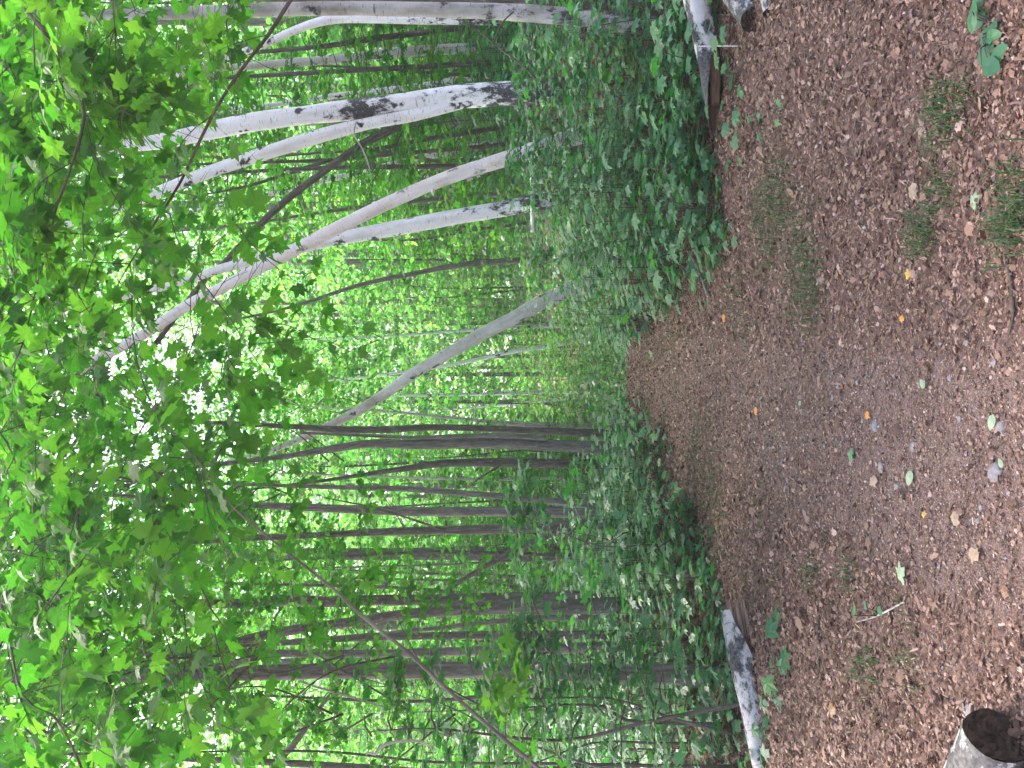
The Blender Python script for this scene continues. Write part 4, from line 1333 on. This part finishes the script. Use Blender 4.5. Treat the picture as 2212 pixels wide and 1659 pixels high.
bb_ = fm.node_tree.nodes.new('ShaderNodeBump'); bb_.inputs['Distance'].default_value = 0.01
fm.node_tree.links.new(nn.outputs['Fac'], bb_.inputs['Height']); fm.node_tree.links.new(bb_.outputs[0], fm.node_tree.nodes['Principled BSDF'].inputs['Normal'])
mb = MB()
c = P(934, 411, 11.5) - lo
uu = np.linspace(0, 2 * math.pi, 15)[:-1]
V = [c + (0, 0, .02)] + [c + np.array((-0.02 + 0.05 * math.cos(x), 0.04 * math.sin(x), -0.012 + 0.006 * math.sin(3 * x))) for x in uu] + [c + (0, 0, -.03)]
T = [(0, 1 + i, 1 + (i + 1) % 14) for i in range(14)] + [(15, 1 + (i + 1) % 14, 1 + i) for i in range(14)]
mb.add(V, T, 0, .5, None, True); mb.build('bracket_fungus', fm, b2)

# ------------------------------------------------------------------ sticks, stones, single leaves
def stick(label, px, mat, lift=0.0, name='stick', ground=True):
    if ground:
        q = np.array([hit(u, v) + (0, 0, wd * 0.25 * 3 / F + lift) for u, v, wd in px])
    else:
        q = np.array([P(u, v, d) for u, v, wd, d in px])
    rr = np.array([x[2] * 0.5 * np.linalg.norm(q[i][:2]) / F for i, x in enumerate(px)])
    mb = MB(); mb.tube(q - q[0], rr, 7, 0, bump=0.1, step=0.03, seed=len(label))
    o = mb.build(name, mat); o.location = q[0]
    return tag(o, label, 'stick')


stick('curved dark stick at the bottom of the picture by the grass tuft', [(2165, 500, 7), (2185, 560, 8), (2197, 620, 9), (2200, 680, 7), (2188, 725, 4)], TWIG, 0.008)
stick('thin straight twig lying in the litter, right part of the path', [(2125, 610, 4), (2080, 690, 4), (2030, 650, 3)], TWIG, 0.008)
stick('pale twig across the litter near the lower left log', [(1960, 1300, 4), (1900, 1330, 4), (1850, 1345, 3)], DEADWOOD, 0.008)
stick('dark straight twig on the left litter beside the broken log', [(1775, 1330, 5), (1770, 1400, 5), (1776, 1445, 4)], TWIG, 0.008)
stick('grey stick poking out of the seedlings at the right edge', [(1490, 540, 5), (1515, 580, 6), (1535, 640, 5)], DEADWOOD, 0.02)
stick('thin bare twig standing beside the right birch logs', [(1505, 100, 3, 6.3), (1560, 99, 3, 6.2), (1625, 100, 4, 6.1)], DEADWOOD, 0, 'stick', False)
stick('pale arched dead twig among the leaves at the left border', [(790, 1630, 4, 5.6), (797, 1626, 5, 5.6), (810, 1630, 5, 5.6), (822, 1615, 6, 5.6), (845, 1604, 6, 5.6), (880, 1600, 6, 5.6), (910, 1602, 5, 5.6), (930, 1612, 4, 5.6), (938, 1628, 3, 5.6)], DEADWOOD, 0, 'dead_twig', False)
stick('thin pale dead twig hanging left of the tall grey trunk', [(650, 1472, 5, 6.9), (690, 1486, 5, 6.9), (740, 1500, 5, 6.9), (790, 1515, 4, 6.9), (835, 1530, 3, 6.9)], DEADWOOD, 0, 'dead_twig', False)


stick('thin reddish bare branch slanting by the mossy grey birch', [(1030, 62, 3, 9.2), (1080, 105, 3.5, 9.2), (1120, 135, 3.5, 9.2), (1160, 172, 3, 9.2)], TWIG, 0, 'dead_twig', False)
stick('dark bare twig crossing in front of the mossy grey birch', [(1065, 95, 3, 8.0), (1085, 50, 3.5, 8.0), (1110, 25, 3, 8.0)], TWIG, 0, 'dead_twig', False)
stick('short dark dead stick poking up left of the straight clean birch', [(1215, 440, 4, 9.0), (1235, 425, 3.5, 9.0), (1255, 405, 3, 9.0)], TWIG, 0, 'dead_twig', False)
stick('pale dead twig hooked in front of the forked birch', [(770, 262, 3, 9.0), (765, 290, 3.5, 9.0), (782, 320, 3.5, 9.0), (795, 352, 3, 9.0), (800, 375, 2, 9.0)], DEADWOOD, 0, 'dead_twig', False)


def stone(u, v, wpx, label, flat=0.5):
    c = hit(u, v)
    s_ = wpx * 0.5 * c[1] / F
    mb = MB()
    n1, n2 = 9, 14
    V = []
    for i in range(n1 + 1):
        ph = math.pi * i / n1
        for j in range(n2):
            th = 2 * math.pi * j / n2
            k = 1 + 0.16 * math.sin(2 * th + u) + 0.1 * math.sin(3 * ph + v) + 0.08 * math.sin(4 * th + 2 * ph + u)
            V.append((s_ * k * math.sin(ph) * math.cos(th), s_ * 1.25 * k * math.sin(ph) * math.sin(th), s_ * flat * math.cos(ph)))
    T = []
    for i in range(n1):
        for j in range(n2):
            a_, b_ = i * n2 + j, i * n2 + (j + 1) % n2
            T += [(a_, a_ + n2, b_ + n2), (a_, b_ + n2, b_)]
    mb.add(V, T, 0, rng.random() * 0.3, None, True)
    o = mb.build('stone', STONE); o.location = (c[0], c[1], c[2] + s_ * 0.12)
    return tag(o, label, 'stone', 'stones set in the path')


for u, v, w_, lab in ((2152, 1020, 42, 'largest rounded grey stone embedded in the near part of the path'), (1892, 920, 24, 'blue grey stone beside a tan leaf in the middle of the path'),
                      (1842, 985, 24, 'long grey stone with green moss tufts on the path'), (1905, 1010, 22, 'dull grey stone between pale leaves on the path'),
                      (2168, 925, 34, 'flat blue grey stone close to the bottom of the picture'), (1940, 1050, 16, 'small dark grey stone left of the path centre'),
                      (2090, 740, 18, 'small grey stone on the right half of the near path'), (1690, 1000, 15, 'small pale stone far up the path'),
                      (2075, 905, 16, 'small bluish stone just above the flat stone'), (1975, 965, 20, 'worn stone level with the soil in the middle of the path'),
                      (2120, 1095, 14, 'tiny grey stone left of the largest stone'), (1800, 860, 13, 'tiny stone right of the path centre'),
                      (2098, 1538, 38, 'dark stone pressed against the black cut face of the corner log')):
    stone(u, v, w_, lab)

LM = {'pale': flat_leaf_mat('pale_green_leaf', (0.16, 0.22, 0.12), (0.24, 0.29, 0.18)), 'yellow': flat_leaf_mat('yellow_leaf', (0.32, 0.19, 0.03), (0.45, 0.29, 0.06)),
      'orange': flat_leaf_mat('orange_leaf', (0.40, 0.14, 0.02), (0.5, 0.22, 0.04)), 'tan': flat_leaf_mat('tan_leaf', (0.20, 0.13, 0.08), (0.29, 0.20, 0.135)), 'brown': flat_leaf_mat('brown_leaf', (0.13, 0.06, 0.025), (0.22, 0.11, 0.05)),
      'green': flat_leaf_mat('fresh_green_leaf', (0.05, 0.16, 0.05), (0.09, 0.24, 0.08))}


def lone_leaf(u, v, wpx, m, kind, label, a):
    c = hit(u, v)
    mb = MB()
    s_ = 0.85 * wpx * c[1] / F
    add_leaves(mb, np.array([[0, 0, 0.0]]), np.array([[math.cos(a), math.sin(a), 0.12]]), np.array([[rng.normal(0, .15), -0.35, 1.0]]), np.array([s_]), 'scrap' if m in ('tan', 'brown', 'orange') else kind, np.array([.5]))
    mb.tube([(0, 0, 0), (-math.cos(a) * s_ * 0.35, -math.sin(a) * s_ * 0.35, 0.004)], [0.001, 0.0008], 4, 0, cap=False)
    o = mb.build('fallen_leaf', LM[m]); o.location = (c[0], c[1], c[2] + 0.02)
    return tag(o, label, 'leaf', 'single fallen leaves on the path')


for args in ((1970, 1255, 62, 'pale', 'near', 'big pale green maple leaf lying on the left half of the path', 1.2), (1978, 605, 34, 'yellow', 'mid', 'bright yellow leaf on the right litter', 0.4),
             (1963, 685, 22, 'orange', 'mid', 'small orange leaf left of the yellow leaf', 2.0), (1570, 695, 20, 'orange', 'mid', 'orange leaf far up the path on its right edge', 0.2),
             (1979, 1016, 40, 'pale', 'oval', 'narrow pale green leaf in the middle of the path', 2.9), (2009, 838, 30, 'pale', 'oval', 'small oval pale green leaf right of the path centre', 0.8),
             (2128, 1195, 50, 'tan', 'near', 'tan oak like leaf on the left of the near path', 1.9), (2080, 1135, 40, 'tan', 'mid', 'dull tan leaf right above the oak like one', 0.5),
             (2160, 895, 40, 'pale', 'oval', 'pale leaf beside the flat blue grey stone', 3.0), (2013, 1118, 22, 'yellow', 'mid', 'small yellowish leaf between two tan ones', 1.0),
             (2128, 445, 52, 'pale', 'near', 'pale green leaf lying in the right litter by the grass', 0.9), (1813, 1526, 46, 'brown', 'near', 'brown curled leaf on the left litter', 2.2),
             (1640, 897, 22, 'orange', 'mid', 'tiny orange brown leaf far up the middle of the path', 0.1), (1855, 985, 34, 'green', 'mid', 'fresh green leaf tuft beside the long grey stone', 1.5),
             (1900, 1030, 34, 'tan', 'mid', 'tan leaf in the middle of the path near the mossy stone', 2.5), (1885, 905, 22, 'orange', 'mid', 'orange brown leaf beside the blue grey stone', 0.3),
             (2190, 1290, 34, 'brown', 'mid', 'dark curled leaf near the corner log', 0.7), (2180, 1010, 26, 'pale', 'oval', 'pale narrow leaf just below the largest stone', 0.6),
             (1740, 870, 18, 'pale', 'oval', 'tiny pale leaf on the middle stretch of the path', 1.7), (1985, 430, 44, 'tan', 'mid', 'large light dead leaf on the right litter', 0.0)):
    lone_leaf(*args)


def low_plant(label, spots_, mats=LEAF_LOW):
    """small leafy plant close to the camera"""
    c = hit(*spots_[0][:2])
    root = empty('small_plant', tuple(c), label, 'plant')
    mb = MB(); sb = MB()
    for u, v, wpx, kind, a, hh_ in spots_:
        d_ = c[1] + rng.normal(0, .04)
        p = P(u, v, d_) ; p[2] = max(p[2], gz(p[0], p[1]) + 0.03)
        q = p - c
        s_ = wpx * c[1] / F
        add_leaves(mb, q[None], np.array([[math.cos(a), math.sin(a), -.1]]), np.array([[rng.normal(0, .3), -0.35, 1.0]]), np.array([s_]), kind, np.array([rng.random()]))
        sb.tube([(0, 0, -0.03), q * 0.55 + np.array((0, 0, .02)), q], [0.003, 0.0025, 0.0015], 5, 0, cap=False)
    mb.build('leaves', mats, root)
    sb.build('stem', TWIG, root)


low_plant('small plant with oval bluish green leaves in the lower right corner', [(2150, 60, 60, 'oval', 0.5, 0), (2100, 25, 46, 'oval', 2.6, 0), (2125, 60, 60, 'oval', 3.4, 0), (2155, 20, 62, 'oval', 0.2, 0), (2130, 110, 54, 'oval', 3.9, 0), (2165, 100, 56, 'oval', 5.6, 0), (2120, 140, 66, 'oval', 4.3, 0), (2180, 135, 60, 'oval', 5.0, 0), (2110, 5, 50, 'oval', 1.9, 0), (2150, 85, 50, 'oval', 4.6, 0)])
low_plant('maple seedling with few broad leaves in front of the rotten log on the left', [(1690, 1440, 56, 'near', 4.8, 0), (1660, 1390, 60, 'near', 0.2, 0), (1700, 1360, 62, 'near', 0.6, 0), (1725, 1440, 64, 'near', 5.4, 0), (1650, 1450, 56, 'near', 3.6, 0), (1680, 1490, 58, 'near', 3.0, 0), (1665, 1420, 50, 'near', 2.2, 0)])
low_plant('two leaved seedling on the litter near the corner log', [(1900, 1330, 26, 'oval', 1.0, 0), (1895, 1310, 24, 'oval', 4.0, 0), (1870, 1300, 24, 'oval', 2.5, 0), (1845, 1330, 24, 'oval', 0.5, 0)])
low_plant('seedling cluster beside the lower end of the rotten log', [(1660, 1545, 46, 'near', 4.8, 0), (1690, 1610, 52, 'near', 0.4, 0), (1710, 1650, 54, 'near', 2.0, 0), (1660, 1500, 44, 'near', 3.0, 0), (1745, 1640, 44, 'near', 5.5, 0)])
for lab, u, v in (('tiny green sprout on the right litter', 1690, 240), ('tiny green sprout left of the grass on the right litter', 1650, 270)):
    low_plant(lab, [(u, v, 26, 'mid', 1.0, 0), (u + 6, v + 14, 22, 'mid', 3.0, 0), (u - 4, v - 12, 22, 'mid', 5.0, 0)])

# ------------------------------------------------------------------ thin haze added for the pale veil over the far wood
hm = bpy.data.materials.new('veil_haze'); hm.use_nodes = True
hn = hm.node_tree.nodes
hn.remove(hn['Principled BSDF'])
pv = hn.new('ShaderNodeVolumePrincipled')
pv.inputs['Color'].default_value = (0.92, 0.97, 1.0, 1)
pv.inputs['Density'].default_value = 0.0015
pv.inputs['Anisotropy'].default_value = 0.2
hm.node_tree.links.new(pv.outputs[0], hn['Material Output'].inputs['Volume'])
mb = MB()
X0, X1, Y0, Y1, Z0, Z1 = -950, 950, -320, 1550, -60, 40
V = [(x, y, z) for z in (Z0, Z1) for y in (Y0, Y1) for x in (X0, X1)]
mb.add(V, [(0, 2, 3), (0, 3, 1), (4, 5, 7), (4, 7, 6), (0, 1, 5), (0, 5, 4), (2, 6, 7), (2, 7, 3), (0, 4, 6), (0, 6, 2), (1, 3, 7), (1, 7, 5)])
tag(mb.build('haze', hm), kind='stuff')
